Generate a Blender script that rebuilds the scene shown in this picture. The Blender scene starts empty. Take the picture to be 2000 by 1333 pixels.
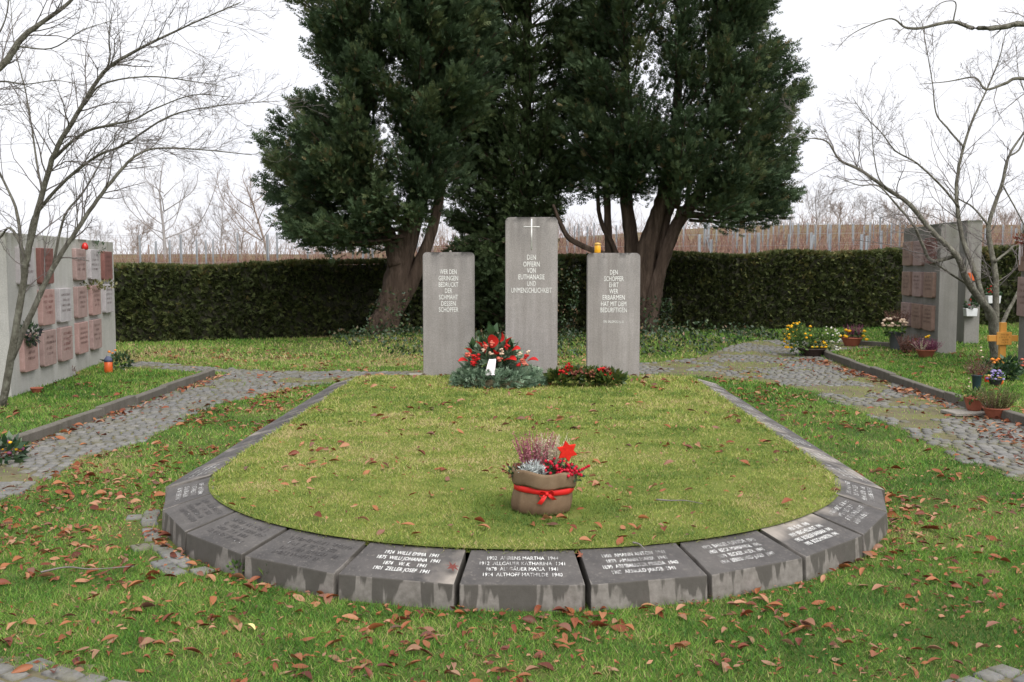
import bpy, bmesh, math, random
import numpy as np
from mathutils import Vector, Matrix

random.seed(7)
RNG = np.random.default_rng(11)
scene = bpy.context.scene
COL = scene.collection
R = math.radians

# ------------------------------------------------------------------ camera, sky, sun, exposure
F_PX, PITCH, YAW, EYE = 1977.0, 0.0751, 0.0138, 1.6
cam_d = bpy.data.cameras.new('camera'); cam = bpy.data.objects.new('camera', cam_d); COL.objects.link(cam)
cam.location = (0, 0, EYE); cam.rotation_euler = (math.pi / 2 - PITCH, 0, YAW)
cam_d.sensor_width = 36.0; cam_d.lens = 36.0 * F_PX / 2000.0
cam_d.clip_start = 0.05; cam_d.clip_end = 6000
scene.camera = cam

SUN_EL, SUN_AZ = R(52), R(148)      # azimuth measured clockwise from +Y (sun veiled by cloud behind the camera, to its right)
world = bpy.data.worlds.new('World'); scene.world = world; world.use_nodes = True
wn = world.node_tree; wn.nodes.clear()
w_out = wn.nodes.new('ShaderNodeOutputWorld'); w_bg = wn.nodes.new('ShaderNodeBackground')
w_sky = wn.nodes.new('ShaderNodeTexSky'); w_sky.sky_type = 'NISHITA'; w_sky.sun_disc = False
w_sky.sun_elevation = SUN_EL; w_sky.sun_rotation = SUN_AZ
w_sky.air_density = 1.0; w_sky.dust_density = 4.0; w_sky.ozone_density = 1.0
# overcast: an even cloud deck laid over the clear-sky radiance
w_hs = wn.nodes.new('ShaderNodeHueSaturation'); w_hs.inputs['Saturation'].default_value = 0.35
w_tc = wn.nodes.new('ShaderNodeTexCoord'); w_no = wn.nodes.new('ShaderNodeTexNoise')
w_no.inputs['Scale'].default_value = 2.2; w_no.inputs['Detail'].default_value = 4.0
w_rp = wn.nodes.new('ShaderNodeValToRGB')
w_rp.color_ramp.elements[0].position = 0.3; w_rp.color_ramp.elements[0].color = (3.95, 4.0, 4.3, 1)
w_rp.color_ramp.elements[1].position = 0.72; w_rp.color_ramp.elements[1].color = (4.6, 4.6, 4.7, 1)
w_mx = wn.nodes.new('ShaderNodeMix'); w_mx.data_type = 'RGBA'; w_mx.inputs[0].default_value = 0.9
wn.links.new(w_tc.outputs['Generated'], w_no.inputs['Vector'])
wn.links.new(w_no.outputs['Fac'], w_rp.inputs['Fac'])
wn.links.new(w_sky.outputs['Color'], w_hs.inputs['Color'])
wn.links.new(w_hs.outputs['Color'], w_mx.inputs[6]); wn.links.new(w_rp.outputs['Color'], w_mx.inputs[7])
wn.links.new(w_mx.outputs[2], w_bg.inputs['Color']); w_bg.inputs['Strength'].default_value = 0.1
wn.links.new(w_bg.outputs['Background'], w_out.inputs['Surface'])

sun_d = bpy.data.lights.new('sun', 'SUN'); sun = bpy.data.objects.new('sun', sun_d); COL.objects.link(sun)
sun_d.energy = 1.5; sun_d.angle = R(60); sun_d.color = (1.0, 0.97, 0.92)
sdir = Vector((math.sin(SUN_AZ) * math.cos(SUN_EL), math.cos(SUN_AZ) * math.cos(SUN_EL), math.sin(SUN_EL)))
sun.rotation_euler = sdir.to_track_quat('Z', 'Y').to_euler()
scene.view_settings.view_transform = 'Standard'; scene.view_settings.look = 'None'
scene.view_settings.exposure = 1.38; scene.view_settings.gamma = 1.0
scene.view_settings.use_curve_mapping = False

# ------------------------------------------------------------------ measuring helpers (photo pixel -> real point)
def ray(u, v):
    a = (u - 1000) / F_PX; b = (666.5 - v) / F_PX
    cp, sp = math.cos(PITCH), math.sin(PITCH)
    Yc = cp + b * sp; Zc = -sp + b * cp
    c, s = math.cos(YAW), math.sin(YAW)
    return np.array([c * a - s * Yc, s * a + c * Yc, Zc])
def G(u, v, z=0.0):
    d = ray(u, v); t = (z - EYE) / d[2]; return np.array([0, 0, EYE]) + t * d
def PD(u, v, Y):
    d = ray(u, v); return np.array([0, 0, EYE]) + d * Y / d[1]
def to_px(x, y, z):
    c, s = math.cos(YAW), math.sin(YAW)
    X = c * x + s * y; Y = -s * x + c * y; Z = z - EYE
    dep = Y * math.cos(PITCH) - Z * math.sin(PITCH); up = Y * math.sin(PITCH) + Z * math.cos(PITCH)
    dep = np.maximum(dep, 0.05)
    return 1000 + F_PX * X / dep, 666.5 - F_PX * up / dep

# ------------------------------------------------------------------ noise
def vnoise(x, y, scale, seed=0):
    x = np.asarray(x) * scale; y = np.asarray(y) * scale
    xi = np.floor(x).astype(np.int64); yi = np.floor(y).astype(np.int64)
    xf = x - xi; yf = y - yi
    def h(a, b):
        n = (a * 374761393 + b * 668265263 + seed * 974634777) & 0xffffffff
        n = ((n ^ (n >> 13)) * 1274126177) & 0xffffffff
        return ((n ^ (n >> 16)) & 0xffff) / 65535.0
    u = xf * xf * (3 - 2 * xf); w = yf * yf * (3 - 2 * yf)
    return (h(xi, yi) * (1 - u) + h(xi + 1, yi) * u) * (1 - w) + (h(xi, yi + 1) * (1 - u) + h(xi + 1, yi + 1) * u) * w
def fbm(x, y, scale, seed=0):
    return .55 * vnoise(x, y, scale, seed) + .3 * vnoise(x, y, scale * 2.3, seed + 1) + .15 * vnoise(x, y, scale * 5.1, seed + 2)

# ------------------------------------------------------------------ materials
class NB:
    def __init__(s, name):
        s.m = bpy.data.materials.new(name); s.m.use_nodes = True; s.nt = s.m.node_tree
        s.b = s.nt.nodes['Principled BSDF']; s.out = s.nt.nodes['Material Output']
    def n(s, t, **kw):
        k = s.nt.nodes.new(t)
        for a, v in kw.items(): setattr(k, a, v)
        return k
    def put(s, sock, v):
        if hasattr(v, 'is_linked') or isinstance(v, bpy.types.NodeSocket): s.nt.links.new(v, sock)
        elif isinstance(v, (tuple, list)) and len(v) == 3 and sock.type == 'RGBA': sock.default_value = (*v, 1)
        else: sock.default_value = v
    def coord(s, kind='Object', stretch=(1, 1, 1), rnd=True):
        c = s.n('ShaderNodeTexCoord'); mp = s.n('ShaderNodeMapping'); s.nt.links.new(c.outputs[kind], mp.inputs['Vector'])
        mp.inputs['Scale'].default_value = stretch
        if rnd and kind == 'Object':
            oi = s.n('ShaderNodeObjectInfo'); mu = s.n('ShaderNodeMath', operation='MULTIPLY'); mu.inputs[1].default_value = 37.0
            s.nt.links.new(oi.outputs['Random'], mu.inputs[0])
            cb = s.n('ShaderNodeCombineXYZ')
            for i in range(3): s.nt.links.new(mu.outputs[0], cb.inputs[i])
            s.nt.links.new(cb.outputs[0], mp.inputs['Location'])
        return mp.outputs['Vector']
    def noise(s, vec, scale, detail=5, rough=.55, dist=0.0):
        k = s.n('ShaderNodeTexNoise'); s.nt.links.new(vec, k.inputs['Vector'])
        k.inputs['Scale'].default_value = scale; k.inputs['Detail'].default_value = detail
        k.inputs['Roughness'].default_value = rough; k.inputs['Distortion'].default_value = dist
        return k.outputs['Fac']
    def vor(s, vec, scale, feat='F1'):
        k = s.n('ShaderNodeTexVoronoi', feature=feat); s.nt.links.new(vec, k.inputs['Vector']); k.inputs['Scale'].default_value = scale
        return k.outputs['Distance']
    def ramp(s, fac, stops):
        k = s.n('ShaderNodeValToRGB'); el = k.color_ramp.elements
        while len(el) < len(stops): el.new(0.5)
        for e, (p, c) in zip(el, stops):
            e.position = p; e.color = (*c, 1) if isinstance(c, (tuple, list)) else (c, c, c, 1)
        s.nt.links.new(fac, k.inputs['Fac']); return k.outputs['Color']
    def mix(s, fac, a, b, mode='MIX'):
        k = s.n('ShaderNodeMix', data_type='RGBA', blend_type=mode)
        s.put(k.inputs[0], fac); s.put(k.inputs[6], a); s.put(k.inputs[7], b); return k.outputs[2]
    def math(s, op, a, b=0.0, clamp=False):
        k = s.n('ShaderNodeMath', operation=op, use_clamp=clamp); s.put(k.inputs[0], a); s.put(k.inputs[1], b); return k.outputs[0]
    def attr(s, name):
        k = s.n('ShaderNodeAttribute'); k.attribute_name = name; return k.outputs['Fac']
    def objrand(s): return s.n('ShaderNodeObjectInfo').outputs['Random']
    def objcol(s): return s.n('ShaderNodeObjectInfo').outputs['Color']
    def sep(s, vec):
        k = s.n('ShaderNodeSeparateXYZ'); s.nt.links.new(vec, k.inputs[0]); return k.outputs
    def bump(s, h, strength=.4, dist=.01):
        k = s.n('ShaderNodeBump'); k.inputs['Strength'].default_value = strength; k.inputs['Distance'].default_value = dist
        s.nt.links.new(h, k.inputs['Height']); s.nt.links.new(k.outputs['Normal'], s.b.inputs['Normal'])
    def done(s, col, rough=.8, spec=.3, transl=0.0, tcol=None):
        s.put(s.b.inputs['Base Color'], col); s.put(s.b.inputs['Roughness'], rough)
        s.b.inputs['Specular IOR Level'].default_value = spec
        if transl > 0:
            t = s.n('ShaderNodeBsdfTranslucent'); s.put(t.inputs['Color'], tcol if tcol is not None else col)
            mx = s.n('ShaderNodeMixShader'); mx.inputs[0].default_value = transl
            s.nt.links.new(s.b.outputs[0], mx.inputs[1]); s.nt.links.new(t.outputs[0], mx.inputs[2])
            s.nt.links.new(mx.outputs[0], s.out.inputs['Surface'])
        return s.m
def lin(r, g, b, k=1.0):
    f = lambda c: ((c / 255 + .055) / 1.055) ** 2.4 if c > 10 else c / 255 / 12.92
    return (f(r) * k, f(g) * k, f(b) * k)
def simple(name, c1, c2, scale=6, rough=.8, bump=.2, bd=.01, spec=.3, stretch=(1, 1, 1), detail=5, transl=0):
    k = NB(name); v = k.coord('Object', stretch); f = k.noise(v, scale, detail)
    col = k.ramp(f, [(.3, c1), (.7, c2)])
    if bump: k.bump(k.noise(v, scale * 4, 4), bump, bd)
    return k.done(col, rough, spec, transl)
def leafmat(name, stops, transl=.25, rough=.6, spec=.25, tip=None, tipfac=.5, hue=None):
    """foliage: a random value per leaf picks a colour from the ramp; young tips can be lighter"""
    k = NB(name); f = k.math('FRACT', k.math('ADD', k.attr('rnd'), k.math('MULTIPLY', k.objrand(), .999)))
    if name.startswith('grass') or name.startswith('crown') or name.startswith('hedge'): f = k.attr('rnd')
    col = k.ramp(f, stops)
    if tip: col = k.mix(k.math('MULTIPLY', k.attr('tip'), tipfac), col, tip)
    return k.done(col, rough, spec, transl)

MAT = {}
def concrete(name, base, dark, stain, top_z=None):
    k = NB(name); v = k.coord(); raw = k.coord(rnd=False)
    col = k.ramp(k.noise(v, 3.5, 8, .6), [(.3, tuple(.82 * c for c in base)), (.7, base)])
    # rain streaks run down the face
    vs = k.coord(stretch=(9, 9, .55)); st = k.ramp(k.noise(vs, 1.2, 4, .6), [(.42, 0.0), (.66, 1.0)])
    col = k.mix(k.math('MULTIPLY', st, .55), col, stain)
    if top_z is not None:
        z = k.sep(raw)[2]
        near_top = k.math('MULTIPLY', k.math('SUBTRACT', z, top_z - .42), 2.4, True)
        wet = k.math('MULTIPLY', near_top, k.ramp(k.noise(k.coord(stretch=(5, 5, 1.1)), 1.3, 3), [(.38, 0.0), (.62, 1.0)]))
        col = k.mix(k.math('MULTIPLY', wet, .6), col, dark)
        rim = k.math('MULTIPLY', k.math('SUBTRACT', z, top_z - .075), 14.0, True)
        blot = k.math('MULTIPLY', rim, k.ramp(k.noise(v, 5.5, 4), [(.48, 0.0), (.54, 1.0)]))
        col = k.mix(k.math('MULTIPLY', blot, .85), col, tuple(.35 * c for c in dark))
    pits = k.ramp(k.vor(v, 26), [(.04, 1.0), (.11, 0.0)])
    keep = k.ramp(k.noise(v, 9, 2), [(.52, 0.0), (.58, 1.0)])
    col = k.mix(k.math('MULTIPLY', k.math('MULTIPLY', pits, keep), .75), col, tuple(.3 * c for c in dark))
    speck = k.ramp(k.noise(v, 90, 2), [(.35, .82), (.65, 1.08)])
    col = k.mix(1.0, col, speck, 'MULTIPLY')
    k.bump(k.noise(v, 60, 6, .7), .35, .006)
    return k.done(col, .9, .2)
MAT['stele'] = concrete('stele_concrete', (.335, .312, .30), (.15, .143, .14), (.20, .182, .168), 1.0)
MAT['wall'] = concrete('wall_concrete', (.50, .49, .47), (.2, .21, .14), (.38, .37, .34), 1.0)
MAT['wall_dark'] = concrete('darker_concrete', (.27, .26, .245), (.13, .14, .09), (.19, .185, .16), 1.0)  # wall concrete again in a darker base tone
MAT['kerb'] = concrete('kerb_concrete', (.15, .138, .12), (.07, .07, .055), (.085, .078, .06))
MAT['slab'] = concrete('slab_concrete', (.30, .28, .25), (.15, .14, .12), (.22, .2, .17))

def name_stone_mat():
    k = NB('name_stone'); v = k.coord(); raw = k.coord(rnd=False); xyz = k.sep(raw)
    geo = k.n('ShaderNodeNewGeometry'); tr = k.n('ShaderNodeVectorTransform', vector_type='NORMAL', convert_from='WORLD', convert_to='OBJECT')
    k.nt.links.new(geo.outputs['Normal'], tr.inputs[0]); nz = k.sep(tr.outputs[0])[2]
    top = k.math('GREATER_THAN', nz, .6)
    oc = k.sep(k.objcol())                          # r: bleaching, or painted grazing sheen on the straight sides, g: where the pale patch sits
    dark = k.ramp(k.noise(v, 7, 7, .6), [(.3, (.046, .043, .042)), (.72, (.084, .077, .074))])
    pale = k.ramp(k.noise(v, 16, 6), [(.3, (.25, .22, .19)), (.7, (.36, .32, .28))])
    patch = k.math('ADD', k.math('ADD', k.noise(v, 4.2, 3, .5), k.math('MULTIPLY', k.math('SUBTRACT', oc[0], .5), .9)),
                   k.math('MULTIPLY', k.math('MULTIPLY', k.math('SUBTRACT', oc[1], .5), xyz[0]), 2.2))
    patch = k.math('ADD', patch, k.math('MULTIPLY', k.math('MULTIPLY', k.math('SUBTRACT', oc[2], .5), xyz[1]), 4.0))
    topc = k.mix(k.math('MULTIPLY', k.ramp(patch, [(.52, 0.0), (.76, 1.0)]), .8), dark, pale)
    topc = k.mix(k.math('MULTIPLY', k.ramp(k.noise(v, 48, 4, .7), [(.55, 0.0), (.72, 1.0)]), .38), topc, (.24, .215, .19))
    topc = k.mix(k.math('MULTIPLY', k.ramp(k.noise(v, 2.6, 5, .65), [(.45, 0.0), (.7, 1.0)]), .3), topc, (.17, .155, .14))
    # worn pale arrises
    edge = k.math('GREATER_THAN', k.math('ABSOLUTE', xyz[0]), .283)
    edge = k.math('MULTIPLY', edge, k.ramp(k.noise(v, 14, 4), [(.4, 0.0), (.65, 1.0)]))
    topc = k.mix(k.math('MULTIPLY', edge, .6), topc, (.22, .2, .18))
    # outer faces: grey with dark drips below the top arris
    grey = k.ramp(k.noise(v, 22, 6, .65), [(.3, (.13, .118, .105)), (.7, (.235, .215, .198))])
    drip = k.math('ADD', k.math('MULTIPLY', k.noise(k.coord(stretch=(9, 1, 2.5)), 1.0, 2.5, .5), .75), k.math('MULTIPLY', k.noise(k.coord(stretch=(30, 1, 5)), 1.0, 2, .5), .25))
    lvl = k.math('ADD', k.math('MULTIPLY', xyz[2], 2.6), k.math('MULTIPLY', k.math('SUBTRACT', drip, .5), 3.2))
    wet = k.ramp(lvl, [(.06, 0.0), (.16, 1.0)])
    side = k.mix(k.math('MULTIPLY', wet, .82), grey, (.055, .05, .043))
    green = k.ramp(k.math('ADD', k.math('MULTIPLY', xyz[2], -7.0), k.noise(v, 18, 4)), [(.3, 0.0), (.7, 1.0)])
    side = k.mix(k.math('MULTIPLY', green, .5), side, (.06, .055, .03))
    col = k.mix(top, side, topc)
    k.bump(k.noise(v, 85, 6, .7), .3, .004)
    return k.done(col, k.ramp(k.noise(v, 6, 3), [(.3, .6), (.7, .85)]), .35)
MAT['name_stone'] = name_stone_mat()

def paint(name, wear, under):
    k = NB(name); v = k.coord('Object')
    f = k.ramp(k.noise(v, 55, 5, .65), [(wear - .05, 0.0), (wear + .03, 1.0)])
    g = k.ramp(k.noise(v, 9, 3, .6), [(max(wear - .16, .02), 0.0), (wear + .12, 1.0)])
    col = k.mix(k.math('MULTIPLY', f, g), under, (.78, .78, .76))
    return k.done(col, .7, .2)
MAT['paint_fresh'] = paint('paint_fresh', .24, (.35, .34, .33))
MAT['paint_stele'] = paint('paint_stele', .35, (.30, .28, .265))
MAT['paint_worn'] = paint('paint_worn', .45, (.12, .112, .11))
MAT['paint_gone'] = paint('paint_gone', .62, (.058, .054, .054))
MAT['paint_dark'] = simple('plaque_letters', (.07, .035, .03), (.12, .06, .05), 20)
MAT['paint_red'] = simple('plaque_letters_red', (.15, .03, .025), (.2, .045, .035), 20)

def plaque_mat(name, a, b):
    k = NB(name); v = k.coord(); col = k.ramp(k.noise(v, 8, 6, .65), [(.3, a), (.7, b)])
    col = k.mix(1.0, col, k.ramp(k.noise(v, 120, 2), [(.3, .8), (.7, 1.1)]), 'MULTIPLY')
    k.bump(k.noise(v, 70, 4), .2, .003); return k.done(col, .7, .3)
MAT['pl_pink'] = plaque_mat('pink_sandstone', (.36, .225, .205), (.46, .305, .28))
MAT['pl_rose'] = plaque_mat('rose_granite', (.30, .205, .19), (.41, .295, .275))
MAT['pl_red'] = plaque_mat('red_sandstone', (.17, .075, .065), (.24, .11, .095))
MAT['pl_grey'] = plaque_mat('grey_granite', (.38, .35, .36), (.5, .47, .48))
MAT['pl_brown'] = plaque_mat('brown_sandstone', (.25, .165, .13), (.35, .235, .19))

def cobble_mat():
    k = NB('cobble_granite'); v = k.coord('Object', rnd=True)
    r = k.math('FRACT', k.math('ADD', k.attr('rnd'), k.objrand()))
    col = k.ramp(r, [(0, (.125, .125, .122)), (.35, (.148, .146, .141)), (.7, (.168, .163, .154)), (1, (.19, .184, .172))])
    g = k.n('ShaderNodeNewGeometry'); 
    col = k.mix(1.0, col, k.ramp(k.noise(g.outputs['Position'], 60, 5, .7), [(.3, .72), (.7, 1.12)]), 'MULTIPLY')
    moss = k.ramp(k.noise(g.outputs['Position'], 3.1, 6, .7), [(.46, 0.0), (.64, 1.0)])
    col = k.mix(k.math('MULTIPLY', moss, .6), col, (.11, .10, .045))
    k.bump(k.noise(g.outputs['Position'], 90, 4), .35, .004); return k.done(col, .75, .35)
MAT['cobble'] = cobble_mat()
def ground_mat():
    k = NB('soil_and_thatch'); g = k.n('ShaderNodeNewGeometry').outputs['Position']; xyz = k.sep(g)
    a = k.ramp(k.noise(g, 1.2, 8, .7), [(.3, (.04, .062, .016)), (.55, (.08, .10, .028)), (.75, (.12, .10, .045))])
    far = k.ramp(k.noise(g, .35, 7, .7), [(.3, (.10, .08, .04)), (.55, (.15, .115, .065)), (.75, (.13, .12, .045))])
    t = k.math('MULTIPLY', k.math('SUBTRACT', xyz[1], 27.0), .2, True)
    col = k.mix(t, a, far); k.bump(k.noise(g, 45, 5), .6, .02); return k.done(col, .95, .1)
MAT['ground'] = ground_mat()
def bed_mat():
    k = NB('mossy_turf'); g = k.n('ShaderNodeNewGeometry').outputs['Position']
    col = k.ramp(k.noise(g, 3.0, 8, .7), [(.3, (.075, .10, .022)), (.55, (.13, .155, .035)), (.75, (.17, .15, .055))])
    k.bump(k.noise(g, 60, 5), .6, .015); return k.done(col, .95, .1)
MAT['bed'] = bed_mat()
def bedding_mat():
    k = NB('path_bedding'); g = k.n('ShaderNodeNewGeometry').outputs['Position']
    col = k.ramp(k.noise(g, 2.4, 8, .7), [(.32, (.09, .08, .055)), (.5, (.14, .125, .075)), (.68, (.14, .15, .045))])
    k.bump(k.noise(g, 70, 5), .6, .01); return k.done(col, .95, .1)
MAT['bedding'] = bedding_mat()

MAT['grass_bed'] = leafmat('grass_bed', [(0, (.085, .155, .03)), (.3, (.185, .265, .048)), (.55, (.295, .345, .072)), (.78, (.40, .40, .12)), (1, (.49, .38, .21))], .3)
MAT['grass_lawn'] = leafmat('grass_lawn', [(0, (.044, .12, .02)), (.3, (.10, .235, .032)), (.6, (.188, .335, .05)), (.84, (.30, .36, .09)), (1, (.46, .35, .19))], .3)
MAT['dry_grass'] = leafmat('dry_grass', [(0, (.13, .12, .035)), (.5, (.24, .2, .08)), (1, (.33, .26, .14))], .2)
MAT['litter'] = leafmat('fallen_leaf', [(0, (.09, .024, .014)), (.22, (.17, .042, .018)), (.42, (.26, .08, .03)), (.62, (.33, .13, .052)), (.8, (.38, .2, .115)), (.92, (.2, .09, .06)), (1, (.11, .055, .04))], .15, .5, .35)
for nm_, st_ in (('wine', [(0, (.09, .024, .016)), (1, (.17, .045, .022))]), ('rust', [(0, (.18, .055, .022)), (1, (.28, .105, .045))]), ('tan', [(0, (.24, .125, .075)), (1, (.32, .19, .12))])): MAT['leaf_' + nm_] = leafmat('fallen_leaf_' + nm_, st_, .15, .5, .35)
MAT['yellow_leaf'] = simple('yellow_leaf', (.55, .5, .18), (.6, .55, .25), 20)
MAT['crown_cypress'] = leafmat('crown_cypress', [(0, (.02, .037, .017)), (.5, (.046, .076, .032)), (.85, (.085, .108, .04)), (1, (.17, .115, .055))], .18, .65, .2, (.10, .152, .082), .75)
MAT['crown_dark'] = leafmat('crown_dark', [(0, (.018, .033, .013)), (.6, (.045, .07, .026)), (1, (.075, .10, .038))], .18, .65, .2, (.10, .142, .066), .7)
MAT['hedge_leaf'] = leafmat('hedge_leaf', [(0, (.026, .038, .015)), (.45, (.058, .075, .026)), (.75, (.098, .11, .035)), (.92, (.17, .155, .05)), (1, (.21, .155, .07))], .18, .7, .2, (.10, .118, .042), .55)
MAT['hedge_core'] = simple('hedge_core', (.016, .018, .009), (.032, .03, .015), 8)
MAT['ivy'] = leafmat('ivy_leaf', [(0, (.012, .028, .012)), (.5, (.03, .062, .022)), (.8, (.06, .095, .03)), (.93, (.13, .09, .05)), (1, (.2, .12, .07))], .1, .45, .45)
def bark(name, a, b, c, sc=5, stretch=(1, 1, .12)):
    k = NB(name); g = k.coord(stretch=stretch, rnd=False); col = k.ramp(k.noise(g, sc * 2.2, 7, .7), [(.28, a), (.5, b), (.75, c)])
    k.bump(k.noise(g, sc * 5, 6, .7), 1.0, .05); return k.done(col, .9, .15)
MAT['bark_cypress'] = bark('bark_cypress', (.034, .024, .018), (.085, .06, .046), (.17, .125, .098))
MAT['bark_lichen'] = bark('bark_lichen', (.075, .07, .055), (.17, .16, .13), (.33, .33, .27), 7, (1, 1, .5))
MAT['twig'] = simple('twig_bark', (.135, .118, .115), (.22, .195, .185), 5, bump=0)
MAT['twig_hazy'] = simple('twig_hazy', (.25, .235, .235), (.34, .32, .315), 3, bump=0)  # lightened so the colour itself carries the haze of distance
MAT['twig_brown'] = simple('twig_brown', (.22, .175, .15), (.29, .235, .2), 3, bump=0)  # brown far twigs, paled for the same painted haze
MAT['cane'] = leafmat('vine_cane', [(0, (.13, .065, .055)), (.5, (.22, .115, .095)), (1, (.27, .19, .14))], 0)
MAT['post'] = simple('galvanised_post', (.17, .18, .195), (.25, .265, .28), 6, .5, .1, .003, .5)
MAT['wood_post'] = simple('weathered_post', (.17, .13, .11), (.26, .2, .17), 6)
MAT['wire'] = simple('wire', (.25, .25, .25), (.3, .3, .3), 3, .5, 0)
def burlap():
    k = NB('burlap'); v = k.coord(rnd=False)
    w1 = k.n('ShaderNodeTexWave', wave_type='BANDS', bands_direction='Z'); w1.inputs['Scale'].default_value = 70; w1.inputs['Distortion'].default_value = 1.5
    k.nt.links.new(v, w1.inputs['Vector'])
    w2 = k.n('ShaderNodeTexWave', wave_type='BANDS', bands_direction='X'); w2.inputs['Scale'].default_value = 60; w2.inputs['Distortion'].default_value = 1.5
    k.nt.links.new(v, w2.inputs['Vector'])
    f = k.math('MULTIPLY', w1.outputs['Fac'], w2.outputs['Fac'])
    col = k.ramp(k.noise(v, 9, 6, .7), [(.3, (.13, .082, .05)), (.55, (.23, .16, .10)), (.75, (.31, .225, .15))])
    col = k.mix(.35, col, k.ramp(f, [(0, (.12, .08, .05)), (1, (.3, .23, .16))]))
    # lower half tinted a darker red-brown
    z = k.sep(v)[2]; low_tone = k.math('MULTIPLY', k.math('SUBTRACT', .16, z), 6.0, True)
    col = k.mix(k.math('MULTIPLY', low_tone, .55), col, (.13, .07, .045))
    k.bump(f, .5, .004); return k.done(col, .95, .1)
MAT['burlap'] = burlap()
MAT['ribbon_red'] = simple('red_ribbon', (.55, .012, .012), (.68, .025, .02), 8, .55, .05)
MAT['star_red'] = simple('red_felt', (.50, .018, .012), (.62, .03, .018), 60, .9, .4, .003, .1)
MAT['ribbon_white'] = simple('white_ribbon', (.62, .56, .6), (.75, .70, .72), 5, .4, .1)
MAT['soil'] = simple('potting_soil', (.018, .013, .01), (.04, .03, .022), 20, .95, .6)
MAT['terracotta'] = simple('terracotta', (.25, .075, .045), (.33, .11, .065), 7, .75, .15, .004)
MAT['plastic_dark'] = simple('dark_plastic', (.02, .021, .025), (.035, .037, .042), 6, .45, 0, .01, .5)
MAT['plastic_teal'] = simple('teal_vase', (.014, .035, .045), (.022, .05, .06), 6, .45, 0, .01, .5)
MAT['plastic_grey'] = simple('grey_vase', (.06, .065, .075), (.085, .09, .1), 6, .5, 0, .01, .4)
MAT['basket_brown'] = simple('brown_bowl', (.03, .02, .018), (.06, .042, .036), 30, .7, .4)
MAT['white_plastic'] = simple('white_box', (.55, .56, .58), (.68, .69, .7), 5, .5, 0)
MAT['cross_wood'] = simple('varnished_wood', (.60, .27, .05), (.72, .36, .085), 5, .45, .15, .003, .4, (1, 1, .15))
MAT['cross_text'] = simple('cross_lettering', (.12, .06, .02), (.16, .08, .03), 8)
MAT['gold'] = simple('lantern_cap', (.45, .27, .05), (.55, .35, .09), 8, .35, 0, .01, .6)
def glass(name, c):
    k = NB(name); m = k.done(c, .25, .5); k.b.inputs['Transmission Weight'].default_value = .15; return m
MAT['glass_yellow'] = glass('yellow_glass', (.85, .42, .02)); MAT['glass_red'] = glass('red_glass', (.55, .02, .015))
MAT['glass_orange'] = glass('orange_glass', (.7, .13, .03)); MAT['cap_blue'] = simple('blue_cap', (.06, .07, .12), (.09, .1, .16), 5)
def bloom(name, a, b): return leafmat('bloom_' + name, [(0, a), (1, b)], .2, .6)
MAT['b_red'] = bloom('red', (.42, .01, .012), (.62, .03, .025)); MAT['b_white'] = bloom('white', (.62, .6, .5), (.8, .78, .72))
MAT['b_yellow'] = bloom('yellow', (.75, .36, .01), (.85, .55, .03)); MAT['b_pink'] = bloom('pink', (.55, .22, .2), (.68, .4, .36))
MAT['b_cream'] = bloom('cream', (.62, .46, .33), (.75, .6, .47)); MAT['b_orange'] = bloom('orange', (.72, .2, .02), (.8, .32, .06))
MAT['b_purple'] = bloom('purple', (.18, .05, .1), (.32, .11, .18)); MAT['b_violet'] = bloom('violet', (.2, .16, .42), (.38, .32, .55))
MAT['b_heath'] = bloom('heath', (.26, .07, .10), (.50, .22, .25)); MAT['b_heathwhite'] = bloom('heathwhite', (.42, .35, .24), (.66, .60, .46))
MAT['b_heathdry'] = bloom('heathdry', (.10, .055, .045), (.22, .11, .09)); MAT['b_berry'] = bloom('berry', (.42, .006, .025), (.62, .02, .05))
MAT['b_silver'] = bloom('silver', (.38, .42, .42), (.6, .64, .62)); MAT['b_coral'] = bloom('coral', (.62, .13, .09), (.7, .24, .17))
MAT['l_green'] = leafmat('leaf_green', [(0, (.03, .07, .02)), (.6, (.08, .15, .035)), (1, (.14, .2, .05))], .25)
MAT['l_dark'] = leafmat('leaf_dark', [(0, (.015, .04, .018)), (.6, (.035, .08, .03)), (1, (.07, .12, .05))], .2, .4, .5)
MAT['l_fir'] = leafmat('leaf_fir', [(0, (.06, .11, .065)), (.5, (.16, .24, .155)), (1, (.28, .37, .26))], .15)
MAT['l_olive'] = leafmat('leaf_olive', [(0, (.06, .075, .025)), (.6, (.13, .13, .05)), (1, (.2, .17, .08))], .2)
MAT['l_holly'] = leafmat('leaf_holly', [(0, (.025, .055, .015)), (.6, (.07, .11, .025)), (1, (.14, .15, .04))], .2, .35, .5)
MAT['l_autumn'] = leafmat('leaf_autumn', [(0, (.12, .03, .03)), (.6, (.25, .08, .05)), (1, (.2, .14, .05))], .2)
MAT['straw'] = simple('straw_base', (.10, .085, .05), (.2, .17, .1), 30)

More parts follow.
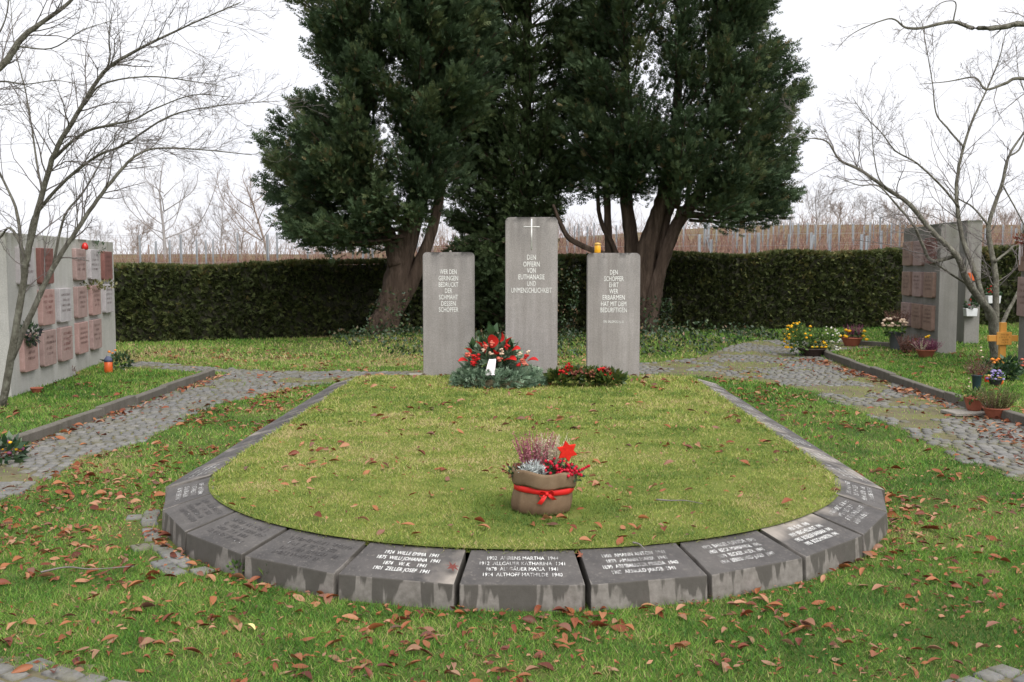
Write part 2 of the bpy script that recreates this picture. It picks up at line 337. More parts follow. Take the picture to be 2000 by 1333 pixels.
# ------------------------------------------------------------------ mesh helpers
class Geo:
    """collects vertices, faces and per-vertex values; build() links them as ONE mesh object"""
    def __init__(s): s.V = []; s.F = []; s.A = []; s.T = []; s.n = 0
    def add(s, V, faces, rnd=0.0, tip=0.0):
        V = np.asarray(V, float).reshape(-1, 3)
        for f in (faces if isinstance(faces, list) and len(faces) and isinstance(faces[0], np.ndarray) else [faces]):
            if isinstance(f, np.ndarray): s.F.append(f + s.n)
            else:
                by = {}
                for q in f: by.setdefault(len(q), []).append(q)
                for q in by.values(): s.F.append(np.array(q, np.int64) + s.n)
        s.V.append(V); s.A.append(np.broadcast_to(np.asarray(rnd, float), (len(V),))); s.T.append(np.broadcast_to(np.asarray(tip, float), (len(V),)))
        s.n += len(V); return s
    def mesh(s, name, mat, smooth=False):
        me = bpy.data.meshes.new(name)
        V = np.concatenate(s.V); me.vertices.add(len(V)); me.vertices.foreach_set('co', V.ravel().astype(np.float32))
        tot = np.concatenate([np.full(len(f), f.shape[1]) for f in s.F]); li = np.concatenate([f.ravel() for f in s.F])
        me.loops.add(len(li)); me.polygons.add(len(tot))
        st = np.concatenate([[0], np.cumsum(tot)[:-1]])
        me.polygons.foreach_set('loop_start', st.astype(np.int32)); me.polygons.foreach_set('loop_total', tot.astype(np.int32))
        me.loops.foreach_set('vertex_index', li.astype(np.int32))
        if smooth: me.polygons.foreach_set('use_smooth', np.ones(len(tot), bool))
        me.update(calc_edges=True); me.validate()
        for nm, L in (('rnd', s.A), ('tip', s.T)):
            a = np.concatenate(L)
            if a.any(): at = me.attributes.new(nm, 'FLOAT', 'POINT'); at.data.foreach_set('value', a.astype(np.float32))
        me.materials.append(mat); return me
    def build(s, name, mat, parent=None, smooth=False):
        return obj(name, s.mesh(name, mat, smooth), parent)
def obj(name, me, parent=None, loc=None, rz=None):
    o = bpy.data.objects.new(name, me); COL.objects.link(o); o.parent = parent
    if loc is not None: o.location = loc
    if rz is not None: o.rotation_euler = (0, 0, rz)
    return o
def tag(o, label, cat, group=None):
    o['label'] = label; o['category'] = cat
    if group: o['group'] = group
    return o
def struct(o): o['kind'] = 'structure'; return o
def stuff(o, label=None, cat=None):
    o['kind'] = 'stuff'
    if label: o['label'] = label; o['category'] = cat
    return o
def thing(name, label, cat, loc=(0, 0, 0), rz=0, group=None):
    return tag(obj(name, None, None, tuple(loc), rz), label, cat, group)

def box(x0, x1, y0, y1, z0, z1):
    V = np.array([(x, y, z) for z in (z0, z1) for y in (y0, y1) for x in (x0, x1)], float)
    return V, [(0, 2, 3, 1), (4, 5, 7, 6), (0, 1, 5, 4), (2, 6, 7, 3), (0, 4, 6, 2), (1, 3, 7, 5)]
def lathe(prof, n=20, wob=0.0, seed=0, cap=True):
    V = []; F = []; rs = np.random.default_rng(seed)
    ph = rs.uniform(0, 6.28, 4)
    for i, (r, z) in enumerate(prof):
        for k in range(n):
            a = 2 * math.pi * k / n
            rr = r * (1 + wob * (math.sin(3 * a + ph[0]) + .6 * math.sin(7 * a + ph[1] + z * 9) + .5 * math.sin(11 * a + ph[2])))
            V.append((rr * math.cos(a), rr * math.sin(a), z))
    for i in range(len(prof) - 1):
        for k in range(n): F.append((i * n + k, i * n + (k + 1) % n, (i + 1) * n + (k + 1) % n, (i + 1) * n + k))
    if cap: F.append(tuple(range(n - 1, -1, -1)))
    return np.array(V), F
def catmull(P, R_, per=5):
    P = np.asarray(P, float); R_ = np.asarray(R_, float)
    if len(P) < 3: 
        t = np.linspace(0, 1, per + 1)[:, None]; return P[0] + (P[1] - P[0]) * t, R_[0] + (R_[1] - R_[0]) * t[:, 0]
    Q = np.vstack([2 * P[0] - P[1], P, 2 * P[-1] - P[-2]]); out = []; ro = []
    for i in range(1, len(Q) - 2):
        for t in np.linspace(0, 1, per, endpoint=False):
            a, b, c, d = Q[i - 1], Q[i], Q[i + 1], Q[i + 2]
            out.append(.5 * ((2 * b) + (-a + c) * t + (2 * a - 5 * b + 4 * c - d) * t * t + (-a + 3 * b - 3 * c + d) * t ** 3))
            ro.append(R_[i - 1] + (R_[i] - R_[i - 1]) * t)
    out.append(P[-1]); ro.append(R_[-1]); return np.array(out), np.array(ro)
def tube(P, R_, n=8, lump=0.0, seed=0):
    P = np.asarray(P, float); R_ = np.asarray(R_, float)
    T = np.gradient(P, axis=0); T /= np.linalg.norm(T, axis=1)[:, None] + 1e-9
    ref = np.array([0, 0, 1.0]) if abs(T[0][2]) < .8 else np.array([1.0, 0, 0])
    A = np.cross(T, ref); A /= np.linalg.norm(A, axis=1)[:, None] + 1e-9; B = np.cross(T, A)
    a = np.linspace(0, 2 * math.pi, n, endpoint=False); rs = np.random.default_rng(seed)
    prof = 1 + lump * rs.uniform(-1, 1, n)
    W = (np.cos(a) * prof)[None, :, None] * A[:, None, :] + (np.sin(a) * prof)[None, :, None] * B[:, None, :]
    jit = 1 + lump * .5 * rs.uniform(-1, 1, (len(P), n, 1))
    V = (P[:, None, :] + W * R_[:, None, None] * jit).reshape(-1, 3); F = []
    for i in range(len(P) - 1):
        for k in range(n): F.append((i * n + k, i * n + (k + 1) % n, (i + 1) * n + (k + 1) % n, (i + 1) * n + k))
    F.append(tuple(range(n - 1, -1, -1))); F.append(tuple((len(P) - 1) * n + k for k in range(n)))
    return V, F
def prisms(P0, P1, r0, r1, n=3):
    """many thin tapered sticks at once"""
    P0 = np.asarray(P0, float); P1 = np.asarray(P1, float); N = len(P0)
    r0 = np.broadcast_to(r0, (N,)); r1 = np.broadcast_to(r1, (N,))
    T = P1 - P0; T = T / (np.linalg.norm(T, axis=1)[:, None] + 1e-9)
    ref = np.where(np.abs(T[:, 2:3]) < .8, np.array([[0, 0, 1.0]]), np.array([[1.0, 0, 0]]))
    A = np.cross(T, ref); A /= np.linalg.norm(A, axis=1)[:, None] + 1e-9; B = np.cross(T, A)
    a = np.linspace(0, 2 * math.pi, n, endpoint=False)
    W = np.cos(a)[None, :, None] * A[:, None] + np.sin(a)[None, :, None] * B[:, None]
    V = np.concatenate([P0[:, None] + W * r0[:, None, None], P1[:, None] + W * r1[:, None, None]], 1).reshape(-1, 3)
    base = (np.arange(N) * 2 * n)[:, None]
    F = np.concatenate([base + np.array([k, (k + 1) % n, n + (k + 1) % n, n + k])[None] for k in range(n)])
    return V, [F]
def frames(D, roll):
    """rotation matrices whose Y axis is D, rolled about it"""
    D = D / (np.linalg.norm(D, axis=1)[:, None] + 1e-9)
    ref = np.where(np.abs(D[:, 2:3]) < .95, np.array([[0, 0, 1.0]]), np.array([[1.0, 0, 0]]))
    X = np.cross(D, ref); X /= np.linalg.norm(X, axis=1)[:, None] + 1e-9; Z = np.cross(X, D)
    c, s = np.cos(roll)[:, None], np.sin(roll)[:, None]
    return np.stack([X * c + Z * s, D, -X * s + Z * c], axis=2)
def scatter(bV, bF, P, M, S, geo, rnd=None, btip=None):
    """copies of a small leaf shape, merged into geo"""
    N, k = len(P), len(bV)
    V = np.einsum('nij,kj->nki', M, bV) * np.asarray(S).reshape(-1, 1, 1) + P[:, None, :]
    off = (np.arange(N) * k)[:, None, None]
    Fs = []
    by = {}
    for f in bF: by.setdefault(len(f), []).append(f)
    for f in by.values():
        f = np.array(f); Fs.append((f[None] + off).reshape(-1, f.shape[1]))
    if rnd is None: rnd = RNG.random(N)
    geo.add(V.reshape(-1, 3), Fs, np.repeat(rnd, k), np.tile(btip if btip is not None else np.zeros(k), N))
def rand_dirs(n, up=0.0):
    d = RNG.normal(size=(n, 3)); d /= np.linalg.norm(d, axis=1)[:, None]; d[:, 2] += up
    return d / np.linalg.norm(d, axis=1)[:, None]
LEAF_V = np.array([(0, 0, 0), (-.28, .4, .06), (.28, .4, .06), (0, 1, -.05)]); LEAF_F = [(0, 2, 1), (1, 2, 3)]
NARROW_V = LEAF_V * np.array([.35, 1, 1])
def icos(sub=1):
    bm = bmesh.new(); bmesh.ops.create_icosphere(bm, subdivisions=sub, radius=1.0); bm.verts.index_update()
    V = np.array([v.co[:] for v in bm.verts]); F = [tuple(v.index for v in f.verts) for f in bm.faces]; bm.free(); return V, F
ICO1 = icos(1); ICO2 = icos(2)
def bevel_mesh(name, V, F, mat, w, seg=2, smooth=False):
    bm = bmesh.new(); vs = [bm.verts.new(v) for v in V]
    for f in F: bm.faces.new([vs[i] for i in f])
    bmesh.ops.recalc_face_normals(bm, faces=bm.faces)
    bmesh.ops.bevel(bm, geom=list(bm.edges), offset=w, segments=seg, affect='EDGES', profile=.6)
    me = bpy.data.meshes.new(name); bm.to_mesh(me); bm.free(); me.materials.append(mat)
    return me
_txt = {}
def text_mesh(s, size, mat, xs=.68, align='CENTER', width=None):
    cu = bpy.data.curves.new('inscription', 'FONT'); cu.body = s; cu.size = size; cu.align_x = align; cu.resolution_u = 2
    o = bpy.data.objects.new('inscription', cu); COL.objects.link(o)
    dg = bpy.context.evaluated_depsgraph_get(); me = bpy.data.meshes.new_from_object(o.evaluated_get(dg))
    bpy.data.objects.remove(o); bpy.data.curves.remove(cu)
    me.name = 'inscription'; n = len(me.vertices); co = np.zeros(n * 3, np.float32); me.vertices.foreach_get('co', co)
    co = co.reshape(-1, 3); xs = width / max(1e-6, np.ptp(co[:, 0])) if width else xs; co[:, 0] *= xs; me.vertices.foreach_set('co', co.ravel()); me.materials.clear(); me.materials.append(mat); me.update()
    return me
def scribble(w, h, rs, geo, x0, y0, z=0.0):
    """one line of carved letters too worn or small to read: separate strokes"""
    x = -w / 2
    while x < w / 2:
        cw = h * rs.uniform(.42, .62)
        if rs.random() < .84:
            for _ in range(rs.integers(2, 4)):
                k = rs.integers(0, 3); t = h * .1
                if k == 0: a = (x + rs.uniform(0, cw * .8), 0); b = (a[0] + rs.uniform(-.1, .1) * h, h)
                elif k == 1: yy = rs.choice([0, .5, .95]) * h; a = (x, yy); b = (x + cw * .8, yy)
                else: a = (x, 0); b = (x + cw * .75, h * rs.uniform(.6, 1))
                a = np.array(a); b = np.array(b); d = b - a; nrm = np.array([-d[1], d[0]]); nrm = nrm / (np.linalg.norm(nrm) + 1e-9) * t / 2
                q = [a - nrm, b - nrm, b + nrm, a + nrm]
                geo.add([(p[0] + x0, p[1] + y0, z + rs.uniform(0, .0004)) for p in q], [(0, 1, 2, 3)])
        x += cw * 1.12

# ------------------------------------------------------------------ layout of the place (metres; bed axis runs along +Y)
CX, CY = -0.016, 6.95              # centre of the half circle of stones
RO, RI = 2.38, 2.08                # outer and inner edge of the stones
ZO, ZI = 0.125, 0.205              # their top heights
STEP = R(14.7254)
BED_END = 12.55
LAWN_R = 3.6
KL, KR = -4.46, 4.93               # kerbs
def terrain(x, y):
    x = np.asarray(x, float); y = np.asarray(y, float)
    t = np.clip(y - 27.5, 0, None)
    slope = np.clip(.054 + .0011 * x, .034, .075)
    up = .45 * np.clip((y - 26.5) / 3, 0, 1) + slope * np.minimum(t, 62) - .0006 * np.clip(t - 62, 0, 250) * 20 * .1
    up = up + .12 * (fbm(x, y, .12, 5) - .5) * np.clip(t / 10, 0, 1)
    mound = .22 * np.exp(-(((x - 3.3) / 1.5) ** 2 + ((y - 20.2) / 2.0) ** 2)) + .16 * np.exp(-(((x + 2.6) / 1.2) ** 2 + ((y - 20.4) / 1.8) ** 2))
    return up + mound
def bed_half(y):                    # half width of the raised bed at depth y
    y = np.asarray(y, float)
    a = np.sqrt(np.clip(RI * RI - (y - CY) ** 2, 0, None))
    return np.where(y < CY, np.where(CY - y < RI, a, -1), np.where(y < BED_END + 1.9, RI, -1))
def bed_z(x, y):
    t = np.clip((np.asarray(y, float) - BED_END + .15) / 1.9, 0, 1); t = t * t * (3 - 2 * t)
    side = np.clip((RI - np.abs(np.asarray(x) - CX)) / .5, 0, 1)
    return (ZI - .003 + .012 * side) * (1 - t)
def in_bed(x, y, g_=0.0): return np.abs(x - CX) < np.where(bed_half(y) > 0, bed_half(y) + g_, -1)
def in_ring(x, y, lo, hi):          # U-shaped band between two distances from the bed axis
    r = np.hypot(x - CX, y - CY); d = np.where(y < CY, r, np.abs(x - CX)); return (d >= lo) & (d < hi)
def poly_in(x, y, P):
    x = np.asarray(x); y = np.asarray(y); c = np.zeros(x.shape, bool); n = len(P)
    for i in range(n):
        (xi, yi), (xj, yj) = P[i], P[i - 1]
        c ^= ((yi > y) != (yj > y)) & (x < (xj - xi) * (y - yi) / (yj - yi + 1e-12) + xi)
    return c
ACROSS = [(-4.4, 12.0), (-3.5, 11.6), (-3.0, 13.1), (-2.3, 14.0), (0, 14.9), (2.2, 14.6), (3.2, 13.9), (3.7, 12.6), (4.85, 12.6), (5.12, 17.7), (5.3, 18.3), (7.0, 19.9), (6.9, 21.4), (5.2, 20.9), (4.0, 19.0), (2.8, 17.0), (1.6, 16.2), (0, 16.0), (-2.4, 15.0), (-4.2, 15.3), (-6.4, 16.5), (-6.4, 15.7), (-4.4, 14.8)]
def in_path(x, y, grow=0.0):
    x = np.asarray(x, float); y = np.asarray(y, float); e = .16 * (fbm(x, y, 1.7, 21) - .5) * 2
    left = (x < -3.56 + e + grow) & (x > KL + .04)
    right = (x > 3.62 + e - grow) & (x < KR - .02 + (y - 10) * .025)
    straight = (left | right) & (y > CY - .2) & (y < 14.6)
    front = in_ring(x, y, LAWN_R + e - grow, 4.9) & (y <= CY)
    return straight | front | poly_in(x + e * .6, y + e * .6, ACROSS)
HX, HY = np.array([-14, -7.76, -3.74, 5.33, 9.35, 17]), np.array([19.15, 20.95, 22.5, 24.95, 26.0, 28.0])
def hedge_y(x): return np.interp(x, HX, HY)
def hedge_top(x): return 1.58 + (np.asarray(x) + 7.76) * .0225

# ground: one sheet out to the horizon
xs = np.concatenate([-np.geomspace(2500, 26, 14), np.linspace(-24, 24, 41), np.geomspace(26, 2500, 14)])
ys = np.concatenate([[-2500, -600, -150, -40, -12], np.linspace(-6, 40, 70), np.linspace(42, 100, 30), np.geomspace(106, 3000, 14)])
XX, YY = np.meshgrid(xs, ys); ZZ = terrain(XX, YY); nx, ny = len(xs), len(ys)
i = np.arange((ny - 1) * (nx - 1)); r_, c_ = i // (nx - 1), i % (nx - 1); a_ = r_ * nx + c_
g = Geo(); g.add(np.stack([XX, YY, ZZ], 2).reshape(-1, 3), [np.stack([a_, a_ + 1, a_ + nx + 1, a_ + nx], 1)])
ground = struct(g.build('ground', MAT['ground'], None, True))

# raised bed of turf inside the stones
ys = np.concatenate([CY - RI * np.cos(np.linspace(.04, math.pi / 2, 26)), np.linspace(CY + .2, BED_END + 1.85, 36)])
V = []; nc = 25
for y in ys:
    h = float(bed_half(y)) + .02
    for k in range(nc):
        x = CX + h * (-1 + 2 * k / (nc - 1)); V.append((x, y, float(bed_z(x, y)) - .004))
i = np.arange((len(ys) - 1) * (nc - 1)); r_, c_ = i // (nc - 1), i % (nc - 1); a_ = r_ * nc + c_
g = Geo(); g.add(V, [np.stack([a_, a_ + 1, a_ + nc + 1, a_ + nc], 1)])
struct(g.build('raised_lawn', MAT['bed'], None, True))

# ------------------------------------------------------------------ cobbled path
CELL = .08; gx, gy = np.arange(-6.6, 7.2, CELL), np.arange(1.2, 21.6, CELL)
g = Geo(); X0, Y0 = np.meshgrid(gx, gy); m = in_path(X0 + CELL / 2, Y0 + CELL / 2, .0).ravel(); x0 = X0.ravel()[m]; y0 = Y0.ravel()[m]
V = np.stack([np.stack([x0 + dx, y0 + dy, terrain(x0 + dx, y0 + dy) + .005], 1) for dx, dy in ((0, 0), (CELL, 0), (CELL, CELL), (0, CELL))], 1).reshape(-1, 3)
g.add(V, [np.arange(len(V)).reshape(-1, 4)])
path = struct(g.build('cobbled_path', MAT['bedding']))
def cobble_shape(seed):
    rs = np.random.default_rng(seed); c = np.array([(-1, -1), (1, -1), (1, 1), (-1, 1)]) * .5 + rs.uniform(-.07, .07, (4, 2))
    out = []
    for z, s in ((-.35, 1.0), (.12, .97), (.2, .80)):
        out += [(p[0] * s, p[1] * s, z + rs.uniform(-.02, .02)) for p in c]
    F = [(4 * l + k, 4 * l + (k + 1) % 4, 4 * l + 4 + (k + 1) % 4, 4 * l + 4 + k) for l in (0, 1) for k in range(4)] + [(8, 9, 10, 11)]
    return np.array(out), F
COB = [cobble_shape(40 + k) for k in range(7)]
cand = []
rs = np.random.default_rng(5)
for r0 in np.arange(LAWN_R - .1, 4.9, .106):                         # curved rows round the front
    for a in np.arange(-1.56, 1.56, .106 / r0): cand.append((CX + r0 * math.sin(a), CY - r0 * math.cos(a), a))
for y in np.arange(CY, 21.4, .106):
    off = rs.uniform(0, .1)
    for x in np.concatenate([np.arange(-6.4, -2.2, .106), np.arange(-2.2, 7.0, .106)]): cand.append((x + off, y + .03 * math.sin(x * 2), 0))
cand = np.array(cand); cand[:, :2] += rs.uniform(-.012, .012, (len(cand), 2))
m = in_path(cand[:, 0], cand[:, 1]); cand = cand[m]
over = fbm(cand[:, 0], cand[:, 1], 1.3, 77); hid = np.where(cand[:, 1] > 14.6, .52, np.where(cand[:, 0] > 0, .56, .66)); hid = np.where((cand[:, 1] > 13.6) & (np.abs(cand[:, 0]) < 3.4), .44, hid)
cand = cand[over < hid]
u, v = to_px(cand[:, 0], cand[:, 1], np.zeros(len(cand)))
vis = (u > -60) & (u < 2060) & (v < 1380) & (cand[:, 1] > 1)
cand, u, v = cand[vis | (rs.random(len(vis)) < .6)], u[vis | True][:0], v[:0]
u, v = to_px(cand[:, 0], cand[:, 1], np.zeros(len(cand)))
infr = (u > 5) & (u < 1995) & (v < 1330) & (cand[:, 1] > 2)
order = np.argsort(np.where(infr, cand[:, 1], 1e9)); near = order[:290]; rest = order[290:]
cme = []
for k, (bV, bF) in enumerate(COB):
    gg = Geo(); gg.add(bV, bF); cme.append(gg.mesh('cobble', MAT['cobble']))
for q in near:
    o = obj('cobble', cme[rs.integers(7)], path, (cand[q, 0], cand[q, 1], .003 + rs.uniform(-.004, .004)), cand[q, 2] + rs.uniform(-.08, .08) + rs.integers(4) * math.pi / 2)
    s = .086 * rs.uniform(.86, 1.08); o.scale = (s, s * rs.uniform(.9, 1.08), .08); o.rotation_euler.x = rs.uniform(-.05, .05)
g = Geo()
for k, (bV, bF) in enumerate(COB):
    q = rest[k::7]; P = np.stack([cand[q, 0], cand[q, 1], terrain(cand[q, 0], cand[q, 1]) + .004 + rs.uniform(-.004, .004, len(q))], 1)
    a = cand[q, 2] + rs.uniform(-.1, .1, len(q)); M = np.zeros((len(q), 3, 3)); M[:, 0, 0] = np.cos(a); M[:, 0, 1] = -np.sin(a); M[:, 1, 0] = np.sin(a); M[:, 1, 1] = np.cos(a); M[:, 2, 2] = .8
    scatter(bV, bF, P, M, .088 * rs.uniform(.86, 1.06, len(q)), g)
stuff(g.build('cobbles', MAT['cobble'], path))
# the short mowing strip of cobbles beside the stones
strip = struct(obj('mowing_strip', None)); k = 0
for a in np.arange(-1.34, -.74, .037):
    for rr in (RO + .075, RO + .175):
        if rs.random() < (.7 if rr > RO + .1 else .25): continue
        s = .093 * rs.uniform(.9, 1.08)
        o = obj('cobble', cme[k % 7], strip, (CX + rr * math.sin(a), CY - rr * math.cos(a), .000 + rs.uniform(-.004, .004)), a + rs.uniform(-.1, .1)); o.scale = (s, s, .08); k += 1

# kerbs either side of the path: single kerb stones in a row
def kerb(name, pts, w, h):
    root = struct(obj(name, None)); P, _ = catmull(np.array(pts), np.zeros(len(pts)), 30)
    seg = np.linalg.norm(np.diff(P, axis=0), axis=1); cum = np.concatenate([[0], np.cumsum(seg)]); L = cum[-1]; s = 0; rs = np.random.default_rng(len(pts))
    while s < L - .2:
        l = min(rs.uniform(.92, 1.05), L - s); a = np.array([np.interp(s, cum, P[:, k]) for k in range(2)]); b = np.array([np.interp(s + l - .012, cum, P[:, k]) for k in range(2)])
        ln = np.linalg.norm(b - a); V, F = box(-ln / 2, ln / 2, -w / 2, w / 2, -.12, h * rs.uniform(.9, 1.12))
        o = obj('kerb_stone', bevel_mesh('kerb_stone', V, F, MAT['kerb'], .008, 1), root, ((a[0] + b[0]) / 2, (a[1] + b[1]) / 2, 0), math.atan2(b[1] - a[1], b[0] - a[0]))
        o.rotation_euler.x = rs.uniform(-.06, .06); o.rotation_euler.y = rs.uniform(-.008, .008); s += l
    return root
kerb('kerb_left', [(-4.52, 14.45), (-4.50, 12.4), (-4.48, 10.5), (-4.5, 8.6), (-4.52, 6.9), (-4.45, 5.6)], .09, .105)
kerb('kerb_right', [(5.2, 17.75), (5.1, 16), (4.98, 13.1), (4.93, 11.2), (4.95, 9.2), (4.95, 7.0)], .09, .115)
kerb('kerb_side_path', [(6.55, 20.3), (7.05, 19.75), (7.5, 19.2)], .08, .10)

# ------------------------------------------------------------------ name stones round the bed
def stone_mesh(w_out, w_in, depth):
    a, b = w_out / 2, w_in / 2; y0, y1 = -depth / 2, depth / 2; lean = .012
    V = [(-a, y0 - lean, -.06), (a, y0 - lean, -.06), (b, y1, -.06), (-b, y1, -.06), (-a, y0, ZO), (a, y0, ZO), (b, y1, ZI), (-b, y1, ZI)]
    F = [(0, 3, 2, 1), (4, 5, 6, 7), (0, 1, 5, 4), (1, 2, 6, 5), (2, 3, 7, 6), (3, 0, 4, 7)]
    me = bevel_mesh('slab', V, F, MAT['name_stone'], .006, 2)
    return me
DEP = RO * math.cos(STEP / 2) - RI * math.cos(STEP / 2)
GAP = .026
SLOPE = math.atan2(ZI - ZO, DEP)
arc_me = stone_mesh(2 * RO * math.sin(STEP / 2) - GAP, 2 * RI * math.sin(STEP / 2) - GAP, DEP)
LINES = {
 -1: (['1924  WILLE EMMA  1941', '1875  WILLI JOHANNA  1941', '1874    W. K.    1941', '1901  ZELLER JOSEF  1941'], 'paint_fresh'),
 0: (['1902  AHRENS MARTHA  1944', '1912  ALLGÄUER KATHARINA  1941', '1878  ALLGÄUER MARIA  1941', '1914  ALTHOFF MATHILDE  1940'], 'paint_worn'),
 1: (['1900  AMANN ANTON  1941', '1893  AMANN MARIA  1941', '1890  ARMBRUSTER FRIEDA  1940', '1903  ARNOLD JAKOB  1941'], 'paint_worn'),
 2: (['1912  BARGEL ELFRIEDE  1940', '1907  BECK MARIANNE  1941', '1879  BECKER ALEX  1941', '1914  BERNHARD JOSEF  1940'], 'paint_worn'),
 3: (['1931  E. W.  1940', '1919  BERG HELLMUT  1941', '1902  BOSELER BARBARA  1941', '1905  BOSCH MARTIN  1941'], 'paint_fresh'),
}
def add_lines(st, lines, mk, size=.044):
    if isinstance(lines, list):
        for k, t in enumerate(lines):
            me = text_mesh(t, size, MAT[mk], .6); o = obj('inscription', me, st)
            y = .056 - k * .047; z = (ZO + ZI) / 2 + (y + .0) * math.tan(SLOPE) + .0025
            o.location = (0, y, z); o.rotation_euler = (SLOPE, 0, 0)
    else:
        rs = np.random.default_rng(lines); g = Geo()
        for k in range(4): scribble(rs.uniform(.27, .4), .03, rs, g, rs.uniform(-.03, .03), .056 - k * .047)
        o = stuff(g.build('inscription', MAT[mk], st)); o.location = (0, 0, (ZO + ZI) / 2 + .0025); o.rotation_euler = (SLOPE, 0, 0)
ORD = ['first', 'second', 'third', 'fourth', 'fifth', 'sixth', 'seventh', 'eighth', 'ninth']
ARC_LABEL = {
 -5: 'dark name stone with faded lines ending the curve above the mowing strip',
 -4: 'plain dark name stone with lettering worn away beside the cobble mowing strip',
 -3: 'blank-looking dark name stone with heavy drip streaks at the end of the mowing strip',
 -2: 'wide dark name stone with almost invisible lettering beside the brightly lettered stone',
 -1: 'name stone with four bright white lines and pale bleached corner in the curved kerb',
 0: 'middle name stone of the curved kerb directly in line with the tall cross slab',
 1: 'dark name stone with partly worn white lines and a twig on its top edge',
 2: 'dark name stone with broken white lettering next to the bleached stone',
 3: 'name stone with bleached beige back half and crisp white lines on the curve',
 4: 'grey name stone with four slanting white lines beside the bleached stone',
 5: 'grey name stone with scattered white marks ending the curve by heaped red leaves',
}
BLEACH = {-5: (.3, .5, .5), -4: (.35, .5, .6), -3: (.28, .5, .5), -2: (.25, .5, .5), -1: (.42, 1.0, .5), 0: (.28, .35, .6), 1: (.2, .5, .62), 2: (.2, .5, .5), 3: (.5, .4, 1.0), 4: (.38, .4, .7), 5: (.42, .4, .6)}
def stone(label, loc, rz, me, col):
    st = thing('name_stone', label, 'memorial stone', loc, rz, 'name stones edging the raised lawn')
    s = obj('slab', me, st); s.color = (*col, 1); return st
for k in range(-5, 6):
    a = k * STEP; rm = (RO + RI) / 2 * math.cos(STEP / 2)
    st = stone(ARC_LABEL[k], (CX + rm * math.sin(a), CY - rm * math.cos(a), random.uniform(-.003, .004)), a, arc_me, BLEACH[k])
    st.rotation_euler.x = random.uniform(-.006, .006)
    if k in LINES: add_lines(st, *LINES[k])
    else: add_lines(st, 100 + k, {-5: 'paint_worn', -4: 'paint_gone', -3: 'paint_gone', -2: 'paint_gone', 4: 'paint_worn', 5: 'paint_worn'}[k])
y_start = CY - RO * math.cos(5.5 * STEP) + .02
NS = 9; SL = (BED_END - y_start) / NS; st_me = stone_mesh(SL - GAP * .6, SL - GAP * .6, RO - RI)
for sgn, side in ((-1, 'facing the leaf-strewn kerb'), (1, 'facing the wooden cross')):
    for k in range(NS):
        st = stone(f'{ORD[k]} flat name stone from the curve along the edge {side}', (CX + sgn * (RO + RI) / 2, y_start + (k + .5) * SL, random.uniform(-.004, .004)), sgn * math.pi / 2, st_me, (random.uniform(.42, .62), .5, random.uniform(.4, .7)))  # raised pale share paints the grazing-angle sheen into these stones
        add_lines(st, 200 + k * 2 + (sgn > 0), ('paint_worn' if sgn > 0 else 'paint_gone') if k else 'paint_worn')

# ------------------------------------------------------------------ three memorial slabs
def stele(label, x0, x1, y, z0, z1, lines, thick=.17, rz=0.0, cross=False, small=None):
    w = x1 - x0; H = z1 - z0; rr = .055; prof = []
    prof += [(-w / 2, 0), (w / 2, 0)]
    for k in range(7): a = k / 6 * math.pi / 2; prof.append((w / 2 - rr + rr * math.cos(a), H - rr + rr * math.sin(a)))
    for k in range(7): a = math.pi / 2 + k / 6 * math.pi / 2; prof.append((-w / 2 + rr + rr * math.cos(a), H - rr + rr * math.sin(a)))
    n = len(prof); lz = 1.0 - H
    V = [(p[0], 0, p[1] + lz - (.1 if p[1] == 0 else 0)) for p in prof] + [(p[0], thick, p[1] + lz - (.1 if p[1] == 0 else 0)) for p in prof]
    F = [tuple(range(n)), tuple(range(2 * n - 1, n - 1, -1))] + [(k, n + k, n + (k + 1) % n, (k + 1) % n) for k in range(n)]
    bm = bmesh.new(); vs = [bm.verts.new(v) for v in V]
    for f in F: bm.faces.new([vs[i] for i in f])
    bmesh.ops.recalc_face_normals(bm, faces=bm.faces)
    ed = [e for e in bm.edges if abs(e.verts[0].co.y - e.verts[1].co.y) < 1e-6]
    bmesh.ops.bevel(bm, geom=ed, offset=.007, segments=2, affect='EDGES'); me = bpy.data.meshes.new('slab'); bm.to_mesh(me); bm.free(); me.materials.append(MAT['stele'])
    t = thing('memorial_slab', label, 'memorial slab', ((x0 + x1) / 2, y, z0), rz, 'memorial slabs')
    s = obj('slab', me, t); s.location = (0, 0, H - 1.0)
    for (txt, size, zc, wd) in lines:
        o = obj('inscription', text_mesh(txt, size, MAT['paint_stele'], width=wd), t); o.location = (0, -.0025, zc - z0 - size * .36); o.rotation_euler = (math.pi / 2, 0, 0)
    if cross:
        g = Geo(); cxz = cross
        V, F = box(-.0075, .0075, -.004, .001, cxz[0] - z0, cxz[1] - z0); g.add(V, F)
        V, F = box(-.095, .095, -.0032, .001, cxz[2] - z0 - .0045, cxz[2] - z0 + .0045); g.add(V, F)
        g.build('cross', MAT['paint_stele'], t)
    return t
def zc(v, y, u=1040): return float(PD(u, v, y)[2])
YL, YC, YR = 12.93, 12.14, 12.72
xl = PD(826, 600, YL)[0], PD(926, 600, YL)[0]; xc = PD(987, 600, YC)[0], PD(1089, 600, YC)[0]; xr = PD(1147, 600, YR)[0], PD(1250, 600, YR)[0]
LS = [('WER DEN', 531, 33), ('GERINGEN', 543.5, 38), ('BEDRÜCKT', 556, 38), ('DER', 568, 14), ('SCHMÄHT', 580.5, 37), ('DESSEN', 593, 28), ('SCHÖPFER', 605, 38)]
stele('shorter concrete slab with seven lines of white capitals beside the wreath', *xl, YL, .19, zc(493, YL), [(t, .086, zc(v, YL), w * YL / F_PX) for t, v, w in LS])
